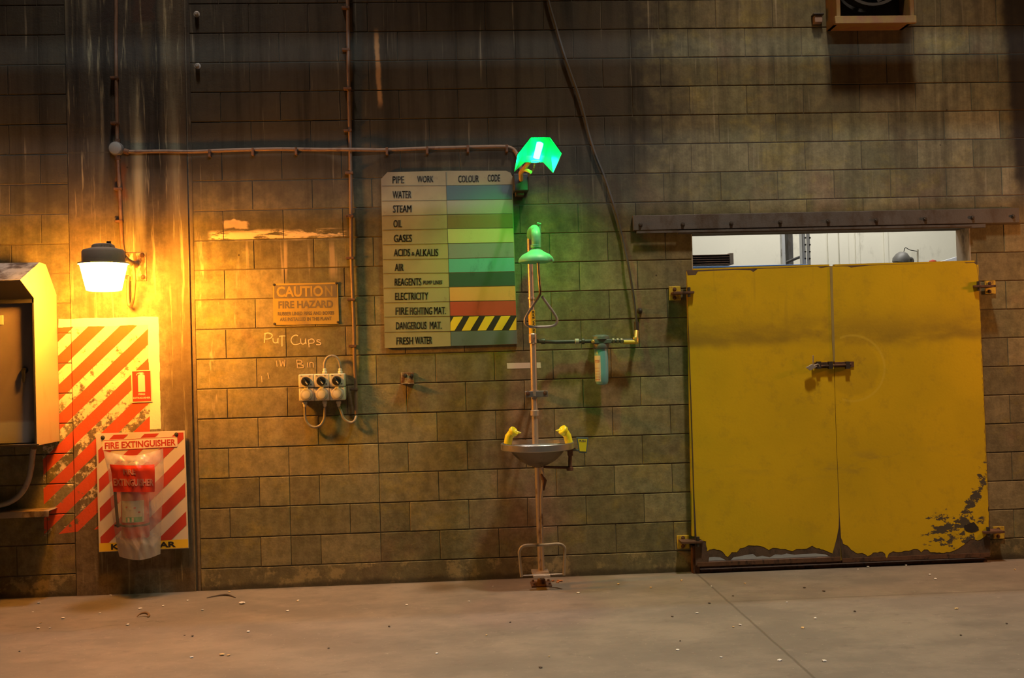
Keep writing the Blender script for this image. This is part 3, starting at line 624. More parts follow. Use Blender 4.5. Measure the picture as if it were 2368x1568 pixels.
for i in range(1, 12):
    y0, y1 = edge_y(i)[1], edge_y(i+1)[1]; r0_, r1_ = edge_y(i)[2], edge_y(i+1)[2]
    q = [BQ(xm(y0), y0+.8, .0003), BQ(xr(r0_)-1, r0_+.8, .0003), BQ(xr(r1_)-1, r1_-.8, .0003), BQ(xm(y1), y1-.8, .0003)]
    if cols[i]:
        b = MB(); b.poly(q, (0, -.001, 0)); tag(obj('colour_bar', b, M_plain('bar_'+names[i], cols[i], .5, 0, .10, .15, tuple(k*.5 for k in cols[i]), 7), cc, flat=True), colours[i])
    else:
        b = MB(); b.poly(q, (0, -.001, 0)); tag(obj('colour_bar', b, blackpaint, cc, flat=True), 'bar of black and yellow stripes')
        for k in range(6):
            x0 = 1031+k*36.5; yb, yt = 765, 732
            pts = [(x0, yb), (x0+20, yb-.5), (x0+40, yt), (x0+18, yt+.5)]
            lo, hi = xm(748)+.3, xr(748)-1.2
            def cl(pts):
                out = []
                for a, c2 in zip(pts, pts[1:]+pts[:1]):
                    for lim, sg in ((lo, 1),): pass
                    out.append(a)
                return out
            import itertools
            def clip(ps, lim, sg):
                o = []
                for a, c2 in zip(ps, ps[1:]+ps[:1]):
                    ia, ic = sg*(a[0]-lim) >= 0, sg*(c2[0]-lim) >= 0
                    if ia: o.append(a)
                    if ia != ic:
                        t = (lim-a[0])/(c2[0]-a[0]); o.append((lim, a[1]+(c2[1]-a[1])*t))
                return o
            ps = clip(clip(pts, lo, 1), hi, -1)
            if len(ps) > 2: b = MB(); b.poly([BQ(px, py+.3+(1040-px)*.012, .0014) for px, py in ps], (0, -.0006, 0)); obj('yellow_stripe', b, signyellow, cc, flat=True)
lines = MB()
def ln(x0, y0, x1, y1, wd=.0022):
    a, c2 = BQ(x0, y0, .0006), BQ(x1, y1, .0006); t = (c2-a).normalized(); s_ = Vector((t.z, 0, -t.x))*wd/2
    lines.poly([a-s_, a+s_, c2+s_, c2-s_], (0, -.0012, 0))
for i in range(1, 12):
    L, Mi, Rr = edge_y(i); ln(xl(L)+1, L, xm(Mi), Mi); ln(xm(Mi), Mi, xr(Rr)-1, Rr)
ln(xm(398), 398, xm(801), 801)
obj('ruled_lines', lines, M_plain('faded_black', (.055, .05, .04), .6, 0, .3), cc, flat=True)
fade = M_plain('faded_lettering', (.075, .068, .045), .6, 0, .5)
def btext(s, x0, y0, x1, y1, bold=.03):
    fn = lambda u, v_, d: BQ(u, v_+(x0-u)*.014, .0006+d)
    return joinbm([text_mesh(s, fn, x0+k, x1+k, y0-1, y1+1, .0008, 0) for k in (-.75, 0, .75)])
T = [('PIPE', 908, 409, 934, 423), ('WORK', 965, 408, 1002, 421), ('COLOUR', 1060, 407, 1107, 421), ('CODE', 1128, 405, 1156, 419),
     ('WATER', 908, 443, 951, 458), ('STEAM', 909, 476, 951, 491), ('OIL', 910, 510, 929, 525), ('GASES', 911, 544, 952, 559), ('ACIDS', 911, 577, 948, 592), ('&', 952, 584, 958, 590), ('ALKALIS', 961, 577, 1013, 592),
     ('AIR', 913, 611, 933, 626), ('REAGENTS', 913, 645, 974, 660), ('PUMP LINES', 979, 650, 1022, 657), ('ELECTRICITY', 914, 678, 990, 693), ('FIRE', 915, 712, 944, 727), ('FIGHTING', 948, 712, 999, 727), ('MAT.', 1004, 711, 1031, 726), ('DANGEROUS', 916, 746, 986, 761), ('MAT.', 994, 745, 1021, 760),
     ('FRESH', 917, 781, 955, 796), ('WATER', 960, 780, 999, 795)]
obj('lettering', joinbm([btext(*t) for t in T]), fade, cc, flat=True)

# ------------------------------------------------------------------ caution sign
cs = thing('caution_sign', at(707, 752, 0), 'faded yellow CAUTION FIRE HAZARD sign on the block wall', 'sign')
def mapq(tl, tr, br, bl, Y):
    def fn(u, v_, d=0):
        p = [tl[k]+(tr[k]-tl[k])*u+((bl[k]+(br[k]-bl[k])*u)-(tl[k]+(tr[k]-tl[k])*u))*v_ for k in (0, 1)]
        return at(p[0], p[1], Y-d)
    return fn
SQ = mapq((631, 656), (781, 653), (784, 749), (632, 752), -.008)
cy_m = M_plain('faded_sign_yellow', (.37, .26, .055), .6, 0, .2, .35, (.22, .16, .08), 6); cb_m = M_plain('faded_sign_black', (.14, .115, .075), .7, 0, .35, .3, (.24, .19, .1), 8)
b = MB(); b.poly([SQ(.01, 0), SQ(.99, 0), SQ(1, .03), SQ(1, .97), SQ(.99, 1), SQ(.01, 1), SQ(0, .97), SQ(0, .03)], (0, .006, 0)); obj('sign_plate', b, cy_m, cs, flat=True)
b = MB(); b.poly([SQ(.02, .04, .0004), SQ(.98, .04, .0004), SQ(.98, .36, .0004), SQ(.02, .36, .0004)], (0, -.0006, 0)); obj('dark_band', b, cb_m, cs, flat=True)
ob = joinbm([text_mesh('CAUTIO', lambda u, v_, d: SQ(u, v_, .0012+d), .055, .77, .07, .33, .0006, .03)]); obj('lettering', ob, cy_m, cs, flat=True)
ob = joinbm([text_mesh('N', lambda u, v_, d: SQ(u, v_, .0012+d), .80, .915, .08, .33, .0006, .02)]); tag(obj('lettering', ob, M_plain('nearly_worn_yellow', (.25, .185, .065), .6, 0, .4), cs, flat=True), 'almost worn away final letter')
ob = joinbm([text_mesh('FIRE HAZARD', lambda u, v_, d: SQ(u, v_, .0006+d), .08, .915, .425, .605, .0006, .032), text_mesh('RUBBER LINED PIPES AND BOXES', lambda u, v_, d: SQ(u, v_, .0006+d), .07, .93, .685, .775, .0006, .03), text_mesh('ARE INSTALLED IN THIS PLANT', lambda u, v_, d: SQ(u, v_, .0006+d), .10, .89, .82, .91, .0006, .03)])
obj('lettering', ob, cb_m, cs, flat=True)
bolts('screw', [SQ(u, v_) for u, v_ in ((.02, .03), (.98, .02), (.02, .97), (.985, .96))], darkmetal, cs, .006, .005)
# chalk
def strokes(S, mat, name, label):
    b = MB()
    for st in S: b.tube([at(px, py, -.0035) for px, py in st], .0034, 8, 5 if len(st) > 2 else 0)
    for vtx in b.bm.verts: vtx.co.y = -.0016+(vtx.co.y+.0035)*.10
    return tag(obj(name, b, mat), label, 'writing')
strokes([[(611, 793), (612, 782), (613, 772)], [(611, 772), (620, 770), (629, 774), (627, 781), (619, 784), (613, 784)], [(631, 782), (632, 790), (637, 793), (642, 790), (643, 782)], [(642, 784), (643, 794)], [(645, 778), (651, 777), (660, 777)], [(652, 778), (652, 801)],
         [(689, 777), (684, 775), (676, 779), (673, 788), (678, 796), (686, 797), (694, 794)], [(695, 783), (696, 793), (701, 796), (706, 792), (707, 783)], [(706, 786), (708, 796)], [(713, 785), (715, 803)], [(714, 787), (720, 784), (726, 787), (725, 793), (715, 794)], [(741, 787), (735, 786), (733, 789), (741, 793), (740, 797), (731, 797)]], chalk, 'chalk_writing', 'handwritten chalk words Put Cups on the wall below the caution sign')
strokes([[(639, 834), (641, 848)], [(647, 833), (650, 847), (654, 836), (658, 847), (659, 832)], [(686, 832), (688, 851)], [(686, 833), (696, 834), (698, 840), (688, 841), (700, 845), (702, 850), (689, 851)], [(711, 838), (712, 850)], [(717, 850), (717, 839), (724, 840), (725, 850)], [(605, 870), (606, 884)], [(619, 862), (622, 876)]], chalkdim, 'chalk_writing', 'faint second line of chalk words, nearly rubbed out above the sockets')

# ------------------------------------------------------------------ switched sockets
for k, lab in enumerate(('left one of three switched industrial sockets', 'middle one of three switched industrial sockets', 'right one of three switched industrial sockets, its lead joining the conduit')):
    x0, x1 = 695+k*35.2, 729.3+k*35.2; yo = k*-.9
    so = thing('switched_socket', at((x0+x1)/2, 927+yo, 0), lab, 'socket', 'switched sockets on the block wall')
    a, c2 = at(x0+.4, 927+yo, 0), at(x1-.4, 865+yo, 0); zm = at(0, 895+yo, 0).z; zm = (a.z+c2.z)/2
    b = MB(); b.box((a.x, -.075, a.z), (c2.x, -.001, zm-.002)); obj('socket_box', b, greyplast, so, .006)
    b = MB(); b.box((a.x, -.078, zm+.001), (c2.x, -.001, c2.z)); obj('switch_box', b, greyplast, so, .006)
    cx = (a.x+c2.x)/2; zs = (zm+c2.z)/2+.0; zl = (a.z+zm)/2-.002
    b = MB(); b.lathe([(.040, .0), (.041, .01), (.038, .016), (.034, .018), (.001, .018)], (cx, -.074, zl), (0, -1, 0)); lid = obj('flap_lid', b, M_plain('lid_plastic', (.40, .36, .29), .4), so)
    b = MB(); b.lathe([(.026, 0), (.026, .002), (.016, .004)], (cx, -.092, zl), (0, -1, 0)); obj('lid_ring', b, greyplast, lid)
    b = MB(); b.box((cx-.012, -.09, zl+.036), (cx+.012, -.072, zl+.047)); obj('hinge', b, greyplast, lid, .002)
    b = MB(); b.lathe([(.031, 0), (.031, .004), (.026, .012), (.001, .012)], (cx-.003, -.078, zs-.002), (0, -1, 0)); dl_ = obj('dial', b, black, so)
    R_ = Matrix.Translation((cx-.003, -.098, zs-.002)) @ Matrix.Rotation(math.radians(-38), 4, 'Y') @ Matrix.Translation((-cx+.003, .098, -zs+.002))
    b = MB(); b.box((cx-.010, -.108, zs-.030), (cx+.004, -.088, zs+.026), R_); obj('switch_handle', b, black, dl_, .003)
    R2 = R_; b = MB(); b.box((cx-.006, -.1095, zs-.026), (cx, -.1078, zs-.004), R2); obj('handle_mark', b, greyplast, dl_)
    for mk in (((cx+.026, -.0795, zs-.026), (cx+.036, -.0775, zs-.018)), ((cx-.036, -.0795, zs+.032), (cx-.026, -.0775, zs+.036)), ((cx+.018, -.0795, zs+.032), (cx+.028, -.0775, zs+.036))): b = MB(); b.box(*mk); obj('marking', b, darkgrey, so)
def cable(pts, r, label, glands, mat=None):
    t = thing('cable', at(pts[0][0], max(p[1] for p in pts), 0), label, 'cable', 'leads of the switched sockets')
    b = MB(); b.tube([at(p[0], p[1], p[2] if len(p) > 2 else -.04) for p in pts], r, 12, 6); obj('sheath', b, mat or cable_m, t)
    for gx, gy, s_ in glands:
        c2 = at(gx, gy, -.04); b = MB(); b.lathe([(.016, 0), (.016, .014), (.012, .018), (.012, .03), (.009, .036)], c2, (0, 0, s_), 12); obj('gland', b, greyplast, t)
cable([(751, 866), (750, 850), (751, 838), (757, 827), (767, 823), (777, 826), (784, 836), (787, 850), (788, 866)], .0088, 'cable arching over the top between middle and right switched sockets', [(751, 864, 1), (787, 864, 1)])
cable([(705, 926), (705, 950), (706, 968), (712, 980), (722, 987), (734, 987), (744, 980), (750, 966), (751, 948), (751, 926)], .0088, 'cable looping under the left and middle switched sockets', [(705, 929, -1), (751, 928, -1)])
cable([(783, 926), (784, 940), (789, 952), (793, 964), (801, 973), (812, 977), (820, 973), (824, 962, -.024)], .0088, 'cable curving from the right switched socket up into the conduit', [(783, 928, -1)])
# small bracket
sb = thing('wall_bracket', at(943, 888, 0), 'small rusty square bracket between socket cables and shower pole', 'bracket')
bm_ = M_plain('bracket_paint', (.45, .38, .22), .7, .1, .3, .9, (.15, .07, .03), 35)
p, q = at(928, 887, 0), at(957, 861, 0)
b = MB(); b.box((p.x, -.008, p.z), (q.x, -.001, q.z)); obj('plate', b, bm_, sb, .002)
b = MB(); b.box((p.x-.002, -.052, p.z-.004), (q.x+.002, -.001, p.z+.003)); obj('shelf', b, bm_, sb, .002)
bolts('bolt', [at(937, 869, -.008), at(952, 869, -.008)], darkmetal, sb, .009, .02)
# white sticker strip
SW = mapq((1172, 840), (1250, 838), (1251, 851), (1173, 853), -.002)
b = MB(); b.poly([SW(0, 0), SW(1, 0), SW(1, 1), SW(0, 1)], (0, .0015, 0)); tag(obj('blank_label', b, signwhite, flat=True), 'blank white label strip on the wall behind the shower pole', 'label')

# ------------------------------------------------------------------ emergency shower and eyewash
SY = -.19
base = atz(1252, 1353)
sh = thing('safety_shower', (base.x, base.y, 0), 'freestanding pole safety shower with eyewash bowl and green head', 'shower')
SYb = base.y
def sp(px, py, dy=0.0): return at(px, py, SYb+dy)
pale = M_plain('shower_head_plastic', (.14, .62, .27), .45, 0, .08, .1)
b = MB(); b.tube([sp(1252, 1347), sp(1247, 1200), sp(1243, 1072)], .020, 16); b.tube([sp(1238.5, 1040), sp(1235, 900), sp(1232, 782)], .021, 16); obj('lower_pole', b, pipe_paint, sh)
b = MB(); b.tube([sp(1232, 790), sp(1229, 700), sp(1226, 600), sp(1225, 556), sp(1226, 545, -.01), sp(1228.5, 538, -.05)], .0185, 16); obj('upper_pole', b, pipe_paint, sh)
b = MB(); b.tube([sp(1228, 545, -.02), sp(1229, 537, -.08), sp(1233, 532, -.25), sp(1237, 531, -.38), sp(1239, 540, -.46), sp(1240, 556, -.48), sp(1240, 570, -.48)], .029, 16, 6); arm = obj('curved_arm', b, pale, sh)
hc = sp(1240, 606, -.48)
b = MB(); b.lathe([(.026, .108), (.032, .105), (.032, .09), (.024, .086), (.03, .078), (.055, .06), (.085, .045), (.103, .026), (.110, .010), (.110, .0), (.104, -.003), (.098, .004), (.0, .012)], hc, n=40); obj('shower_head', b, pale, sh)
b = MB(); b.tube([sp(1249.5, 545, -.40), sp(1248, 522, -.40)], .006, 8); b.tube([sp(1242, 516, -.40), sp(1251, 518, -.40)], .006, 8); obj('valve_lever', b, pale, sh)
ry = -.40
b = MB(); b.tube([sp(1243, 552, ry), sp(1244, 600, ry), sp(1247, 650, ry), sp(1249, 676, ry), sp(1246, 686, ry), sp(1232, 707, ry), sp(1218, 730, ry), sp(1214, 742, ry), sp(1218, 752, ry), sp(1230, 756, ry), sp(1250, 756, ry), sp(1272, 755, ry), sp(1285, 750, ry), sp(1288, 739, ry), sp(1283, 727, ry), sp(1268, 706, ry), sp(1253, 685, ry)], .0085, 12, 5); obj('pull_handle', b, steel, sh)
b = MB()
b.lathe([(.0225, 0), (.0225, .172)], sp(1231.5, 778, 0), (sp(1228, 690)-sp(1231.5, 778)), n=24); sticker = obj('yellow_sticker', b, M_plain('sticker_yellow', (.75, .48, .02), .5, 0, .1, .1), sh)
ax0, ax1 = sp(1231.5, 777), sp(1229.5, 716)
def stf(u, v_, d):
    a = u*1.0; c2 = ax0+(ax1-ax0)*(1-v_); return c2+Vector((math.sin(a)*(.0228+d), -math.cos(a)*(.0228+d), 0))
obj('lettering', text_mesh('EYE WASH', stf, .05, .75, .06, .96, .0006, .03, rot=1), blackpaint, sticker, flat=True)
for nm, py, px, r_, h in (('coupling', 783, 1232, .027, .035), ('coupling', 955, 1236.5, .029, .02), ('coupling', 690, 1228.8, .023, .008)):
    b = MB(); b.lathe([(r_*.8, -h), (r_, -h*.8), (r_, h*.8), (r_*.8, h)], sp(px, py), n=20); obj(nm, b, pipe_paint, sh)
b = MB(); cb = sp(1235.5, 909); p, q = at(1209, 916, 0), at(1259, 901, 0)
b.box((p.x, SYb-.028, p.z), (q.x, SYb-.018, q.z)); b.box((p.x, SYb+.018, p.z), (q.x, SYb+.026, q.z)); b.box((cb.x-.035, SYb+.02, p.z+.005), (cb.x-.02, -.001, q.z-.005)); b.box((cb.x+.02, SYb+.02, p.z+.005), (cb.x+.035, -.001, q.z-.005)); cl_ = obj('wall_clamp', b, darkgrey, sh, .003)
b = MB(); b.lathe([(.03, -.02), (.03, .02)], cb, n=20); obj('clamp_collar', b, pipe_paint, sh)
bolts('clamp_bolt', [Vector((p.x+.018, SYb-.028, cb.z)), Vector((q.x-.018, SYb-.028, cb.z))], rust, sh, .009, .014)
# bowl
bc = sp(1243, 1031, -.13)
steelbowl = M_plain('stainless_steel', (.50, .49, .46), .32, .85, .08, .25, (.25, .2, .15))
b = MB(); b.lathe([(.02, -.135), (.06, -.125), (.115, -.095), (.155, -.058), (.178, -.026), (.186, -.018), (.0, -.110)][:-1]+[(.19, -.018), (.176, -.028), (.150, -.058), (.11, -.088), (.05, -.112), (.0, -.115)], bc, n=48); obj('eyewash_bowl', b, M_plain('dusty_bowl', (.20, .16, .11), .5, .5, .2, .4), sh)
b = MB(); b.lathe([(.182, -.020), (.234, -.022), (.238, -.018), (.238, .018), (.234, .022), (.228, .020), (.228, -.012), (.182, -.014)], bc, n=56); obj('bowl_rim', b, steelbowl, sh)
b = MB(); b.lathe([(.035, -.025), (.03, .0), (.022, .012)], bc+Vector((0, .06, -.118)), n=20); obj('drain_outlet', b, darkmetal, sh)
b = MB(); b.tube([sp(1243, 1050), bc+Vector((0, .03, -.03)), bc+Vector((0, 0, .0))], .014, 12); b.tube([bc+Vector((-.19, 0, .0)), bc+Vector((.19, 0, 0))], .012, 12); obj('feed_pipe', b, darkgrey, sh)
for s_, pts in ((-1, [(1174, 1027, .026), (1177, 1010, .027), (1185, 1000, .029), (1195, 1000, .022)]), (1, [(1316, 1025, .026), (1312, 1008, .026), (1304, 997, .029), (1295, 996, .022)])):
    hy = -.13
    b = MB(); P = [sp(px, py, hy) for px, py, r_ in pts]; b.tube(P, [r_ for *_, r_ in pts], 14); P2 = P[-1]
    hd = obj('eyewash_nozzle', b, yellow_pl, sh, .002)
    b = MB(); c2 = P[2]; ax = Vector((-s_*.55, -.35, .45)).normalized(); b.lathe([(.026, -.012), (.032, -.006), (.033, .012), (.028, .018), (.0, .018)], c2+Vector((-s_*.004, -.008, .004)), ax, 24); cap = obj('spray_cap', b, yellow_pl, hd)
    b = MB(); q = P2+Vector((-s_*.0, 0, 0)); b.tube([q, q+Vector((-s_*.028, -.006, .002 if s_ > 0 else -.004))], [.010, .004], 10); obj('nozzle_tip', b, yellow_pl, hd)
b = MB(); c2 = sp(1318, 1034, -.1); b.box(c2-Vector((.016, .02, .055)), c2+Vector((.016, .02, .02))); b.cyl(c2-Vector((0, 0, .05)), sp(1318, 1083, -.1), .012); b.lathe([(.022, -.012), (.022, .012)], sp(1318, 1084, -.1), n=16); b.cyl(c2+Vector((-.03, 0, -.01)), c2+Vector((.035, 0, -.01)), .016); obj('side_valve', b, rust, sh, .002)
b = MB(); b.tube([sp(1318, 1082, -.1), sp(1290, 1081, -.06), sp(1256, 1080, -.02)], .009, 10); obj('link_rod', b, rust, sh)
# treadle link and foot frame
b = MB(); b.tube([sp(1250, 1066, -.03), sp(1257, 1100, -.035), sp(1252, 1150, -.035), sp(1254, 1250, -.035), sp(1256, 1326, -.03)], .010, 10); obj('treadle_rod', b, pipe_paint, sh)
b = MB(); b.tube([sp(1252, 1096, -.035), sp(1259, 1112, -.035), sp(1256, 1134, -.035)], [.009, .017, .009], 10); obj('turnbuckle', b, rust, sh)
fz = .03; fy = SYb-.16
b = MB(); b.tube([at(1206, 1334, fy), at(1202, 1290, fy), at(1201, 1276, fy), at(1207, 1265, fy), at(1220, 1261, fy), at(1260, 1260, fy), at(1292, 1258, fy), at(1304, 1264, fy), at(1306, 1276, fy), at(1304, 1330, fy)], .010, 12, 4); obj('foot_bar', b, M_plain('worn_bar', (.34, .29, .2), .5, .4, .2, .3), sh)
b = MB(); a, c2 = at(1233, 1336, fy), at(1272, 1324, fy); b.box((a.x, fy-.02, a.z), (c2.x, SYb+.02, c2.z-.01)); a1, c1 = at(1203, 1333, fy), at(1306, 1326, fy); b.box((a1.x, fy-.004, a1.z), (c1.x, fy+.006, c1.z)); obj('treadle_plate', b, pipe_paint, sh, .003)
b = MB(); b.box((base.x-.07, SYb-.07, 0.0), (base.x+.065, SYb+.07, .012)); b.lathe([(.03, .0), (.026, .03)], (base.x, SYb, .01)); obj('base_flange', b, rust, sh, .003)
bolts('anchor_bolt', [Vector((base.x+i*.052, SYb+j*.052, .012)) for i in (-1, 1) for j in (-1, 1)], rust, sh, .008, .014, (0, 0, 1))
# push flag
FQ = mapq((1333, 1011), (1361, 1012), (1357, 1048), (1339, 1047), SYb-.14)
b = MB(); b.poly([FQ(0, 0), FQ(1, 0), FQ(1, 1), FQ(0, 1)], (0, .006, 0)); pf = obj('push_flag', b, M_plain('flag_slate', (.10, .15, .16), .5), sh, .002); tag(pf, 'small yellow push flag with dark border')
b = MB(); b.poly([FQ(.1, .1, .0005), FQ(.9, .1, .0005), FQ(.88, .9, .0005), FQ(.12, .9, .0005)], (0, -.0012, 0)); obj('flag_face', b, yellow_pl, pf)
obj('lettering', text_mesh('PUSH', lambda u, v_, d: FQ(u, v_, .0018+d), .22, .78, .16, .30, .0006, .02), darkgrey, pf, flat=True)
b = MB(); b.tube([FQ(.1, .85, -.006), sp(1322, 1040, -.1)], .007, 8); obj('flag_arm', b, darkgrey, pf)

# ------------------------------------------------------------------ water filter line
FYp = -.085
wf = thing('water_filter', at(1390, 890, 0), 'blue canister water filter with cream label beside the shower', 'filter')
b = MB(); c2 = at(1390, 806, FYp); s1 = (7.154+FYp)/F
b.lathe([(.045, 0), (.046, -.03), (.0455, -.16), (.043, -.222), (.036, -.240), (.018, -.246), (.0, -.246)], c2); can = obj('canister', b, M_plain('blue_plastic', (.16, .42, .46), .3, 0, .06), wf)
b = MB(); a0 = 2*PI*0; ring = []
for k in range(9):
    an = math.radians(-84+k*8.6); ring.append((c2.x+math.sin(an)*.0475, c2.y-math.cos(an)*.0475))
za, zb2 = c2.z-.048, c2.z-.222
for k in range(8): b.bm.faces.new([b.bm.verts.new((ring[k][0], ring[k][1], za)), b.bm.verts.new((ring[k+1][0], ring[k+1][1], za)), b.bm.verts.new((ring[k+1][0]*1.0-.0, ring[k+1][1]+.002, zb2)), b.bm.verts.new((ring[k][0]+.001, ring[k][1]+.002, zb2))])
obj('paper_label', b, signwhite, can)
b = MB()
for zz, h in ((.077, .010), (.092, .004), (.13, .003), (.15, .003), (.17, .003), (.19, .003), (.205, .006)):
    for k in range(1, 7): b.bm.faces.new([b.bm.verts.new((ring[k][0], ring[k][1]-.0008, c2.z-zz)), b.bm.verts.new((ring[k+1][0], ring[k+1][1]-.0008, c2.z-zz)), b.bm.verts.new((ring[k+1][0], ring[k+1][1]-.0008, c2.z-zz-h)), b.bm.verts.new((ring[k][0], ring[k][1]-.0008, c2.z-zz-h))])
obj('label_print', b, M_plain('label_ink', (.42, .20, .16), .6), can)
b = MB(); b.lathe([(.050, -.002), (.053, .004), (.053, .026), (.050, .034)], c2); obj('collar', b, M_plain('collar_dark', (.10, .13, .13), .5), wf)
b = MB(); b.box((c2.x-.066, c2.y-.05, c2.z+.034), (c2.x+.066, c2.y+.04, c2.z+.062)); b.lathe([(.06, .06), (.056, .085), (.03, .094), (.0, .095)], c2, n=24); b.box((c2.x-.05, c2.y+.02, c2.z+.04), (c2.x+.05, -.001, c2.z+.09)); obj('filter_head', b, M_plain('head_dark', (.09, .12, .10), .5), wf, .004)
bolts('head_bolt', [Vector((c2.x-.06, c2.y-.05, c2.z+.048))], brass, wf, .008, .008)
wp = thing('water_pipe', at(1300, 800, 0), 'dark horizontal pipe joining the shower pole to the water filter', 'pipe')
dk_pipe = M_plain('green_black_pipe', (.055, .065, .05), .5, .2, .3, .3)
b = MB(); b.tube([sp(1242, 789, .026), at(1262, 790, -.12), at(1285, 791, FYp), at(1370, 789, FYp)], .013, 12); obj('pipe_run', b, dk_pipe, wp)
for px, r_, h, mt in ((1256, .02, .015, dk_pipe), (1334, .019, .014, M_plain('grey_union', (.33, .33, .27), .5)), (1348, .021, .010, dk_pipe)):
    b = MB(); b.lathe([(r_*.85, -h), (r_, -h*.8), (r_, h*.8), (r_*.85, h)], at(px, 789.5, FYp if px > 1290 else -.14), (1, 0, 0), 12); obj('union', b, mt, wp)
wq = thing('inlet_pipe', at(1440, 800, 0), 'short brass-ended inlet pipe between filter and slanting hose', 'pipe')
b = MB(); b.tube([at(1410, 789, FYp), at(1462, 787, FYp)], .013, 12); obj('pipe_run', b, dk_pipe, wq)
for px in (1418, 1428, 1437): b = MB(); b.lathe([(.014, -.009), (.018, -.006), (.018, .006), (.014, .009)], at(px, 788, FYp), (1, 0, 0), 6); obj('union', b, M_plain('green_brass', (.20, .20, .11), .45, .4), wq)
b = MB(); b.tube([at(1442, 791, FYp-.004), at(1474, 791, FYp-.004)], .0155, 12); tag(obj('tape_wrap', b, M_plain('yellow_tape', (.70, .52, .03), .5), wq), 'yellow tape around the pipe')
b = MB(); e0 = at(1470, 787, FYp); b.lathe([(.018, -.022), (.02, -.016), (.02, .016), (.016, .024)], e0, n=16); b.tube([e0, at(1472, 765, -.05)], .014, 12); obj('elbow', b, brass, wq)
base_x = base.x
# ------------------------------------------------------------------ electrical cabinet at the left
XR = at(136, 900, 0).x; XL = XR-.80
eb = thing('meter_cabinet', ((XR+XL)/2, 0, at(135, 1030, 0).z), 'hooded pale metal cabinet with brown door at the left edge', 'cabinet')
cabm = M_plain('cabinet_paint', (.40, .34, .24), .45, .05, .08, .25, (.35, .26, .15), 4)
pr = [(135, 1021), (132, 684), (106, 613), (92, 608), (48, 648), (83, 690), (86, 1031)]
prof = []
for px, py in pr:
    q = atx(px, py, XR); prof.append(Vector((0, min(q.y, -.001), q.z)))
prof[0].y = -.001; prof[1].y = -.001; prof[5].y = prof[6].y
def sidep(x): 
    b = MB(); b.poly([Vector((x, p.y, p.z)) for p in prof], (-.004, 0, 0)); return b
obj('side_panel', sidep(XR), cabm, eb, .002); obj('side_panel', sidep(XL), cabm, eb, .002)
def strip(i, j, th=.004, x0=XL-.002, x1=XR-.001):
    a, c2 = prof[i], prof[j]; t = (c2-a).normalized(); nrm = Vector((0, t.z, -t.y))
    b = MB(); b.poly([Vector((x0, a.y, a.z)), Vector((x1, a.y, a.z)), Vector((x1, c2.y, c2.z)), Vector((x0, c2.y, c2.z))], nrm*th); return b
wornhood = M_plain('worn_hood_paint', (.46, .47, .46), .55, .1, .15, .6, (.10, .08, .07), 9)
obj('hood_slope', strip(3, 4), wornhood, eb, .001); obj('hood_back', strip(1, 2), cabm, eb); obj('hood_ridge', strip(2, 3), cabm, eb); obj('hood_soffit', strip(4, 5), blackpaint, eb)
zb0 = prof[6].z; YF = prof[6].y
b = MB(); b.box((XL, -.006, zb0+.01), (XR, -.001, prof[1].z)); b.box((XL, YF+.01, zb0), (XR-.004, -.002, zb0+.006)); obj('back_panel', b, blackpaint, eb)
b = MB(); b.box((XL, YF+.06, zb0+.015), (XR-.006, YF+.068, prof[5].z-.0)); cd_ = newmat('cabinet_paint_and_light'); x, y, z = pos(); v = vec(x, y, z)
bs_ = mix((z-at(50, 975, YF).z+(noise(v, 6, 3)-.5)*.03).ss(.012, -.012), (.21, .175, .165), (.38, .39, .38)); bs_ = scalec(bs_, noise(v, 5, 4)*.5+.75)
wd = ((x-at(35, 900, YF).x)*1.3-(z-at(60, 800, YF).z)*.55); bs_ = mix(wd.ss(.0, .05)*(z-at(50, 975, YF).z).gt(0)*.25*noise(v, 3, 2), bs_, (.42, .38, .32)); surf(bs_, .6)  # lit wedge from the lamp painted into the door colour
door = obj('cabinet_door', b, cd_, eb, .004)
b = MB(); hh = at(57, 868, YF+.05); b.lathe([(.018, 0), (.020, .012), (.014, .022)], (hh.x, YF+.06, hh.z+.03), (0, -1, 0), 20); b.poly([Vector((hh.x-.012, YF+.038, hh.z+.03)), Vector((hh.x+.012, YF+.038, hh.z+.03)), Vector((hh.x+.006, YF+.038, hh.z-.045)), Vector((hh.x-.006, YF+.038, hh.z-.045))], (0, -.01, 0)); obj('door_handle', b, black, door, .002)
b = MB(); q = at(2, 740, YF+.05); b.box((q.x-.02, YF+.055, q.z-.03), (q.x+.012, YF+.061, q.z+.03)); obj('keeper_tag', b, greyplast, door, .002)
b = MB(); b.box((XL, YF-.001, prof[5].z-.03), (XR-.003, YF+.02, prof[5].z)); b.box((XR-.016, YF-.001, zb0), (XR-.003, YF+.03, prof[5].z)); b.box((XL, YF-.002, zb0-.004), (XR, YF+.03, zb0+.012)); obj('front_frame', b, blackpaint, eb, .002)
# hose below cabinet and angle shelf
b = MB(); hp_ = [(78, 1036, -.20), (76, 1045, -.19), (72, 1080, -.17), (65, 1112, -.15), (50, 1140, -.13), (28, 1158, -.12), (0, 1168, -.12), (-60, 1176, -.12)]
b.tube([at(*p) for p in hp_], .018, 14, 6); tag(obj('flexible_conduit', b, M_plain('grey_hose_dusty', (.30, .27, .23), .6, 0, .2, .3)), 'thick grey flexible conduit curving out below the hooded cabinet', 'conduit')
b = MB(); a = at(113, 1181, -.15); c2 = at(113, 1195, -.15); b.box((XL-.4, -.155, a.z-.004), (a.x, -.001, a.z)); b.box((XL-.4, -.158, c2.z), (a.x, -.150, a.z)); tag(obj('angle_shelf', b, M_plain('angle_rust', (.30, .24, .17), .7, .2, .3, .5, (.1, .06, .04)), None, .002), 'rusty steel angle shelf on the wall beneath the hooded cabinet', 'shelf')

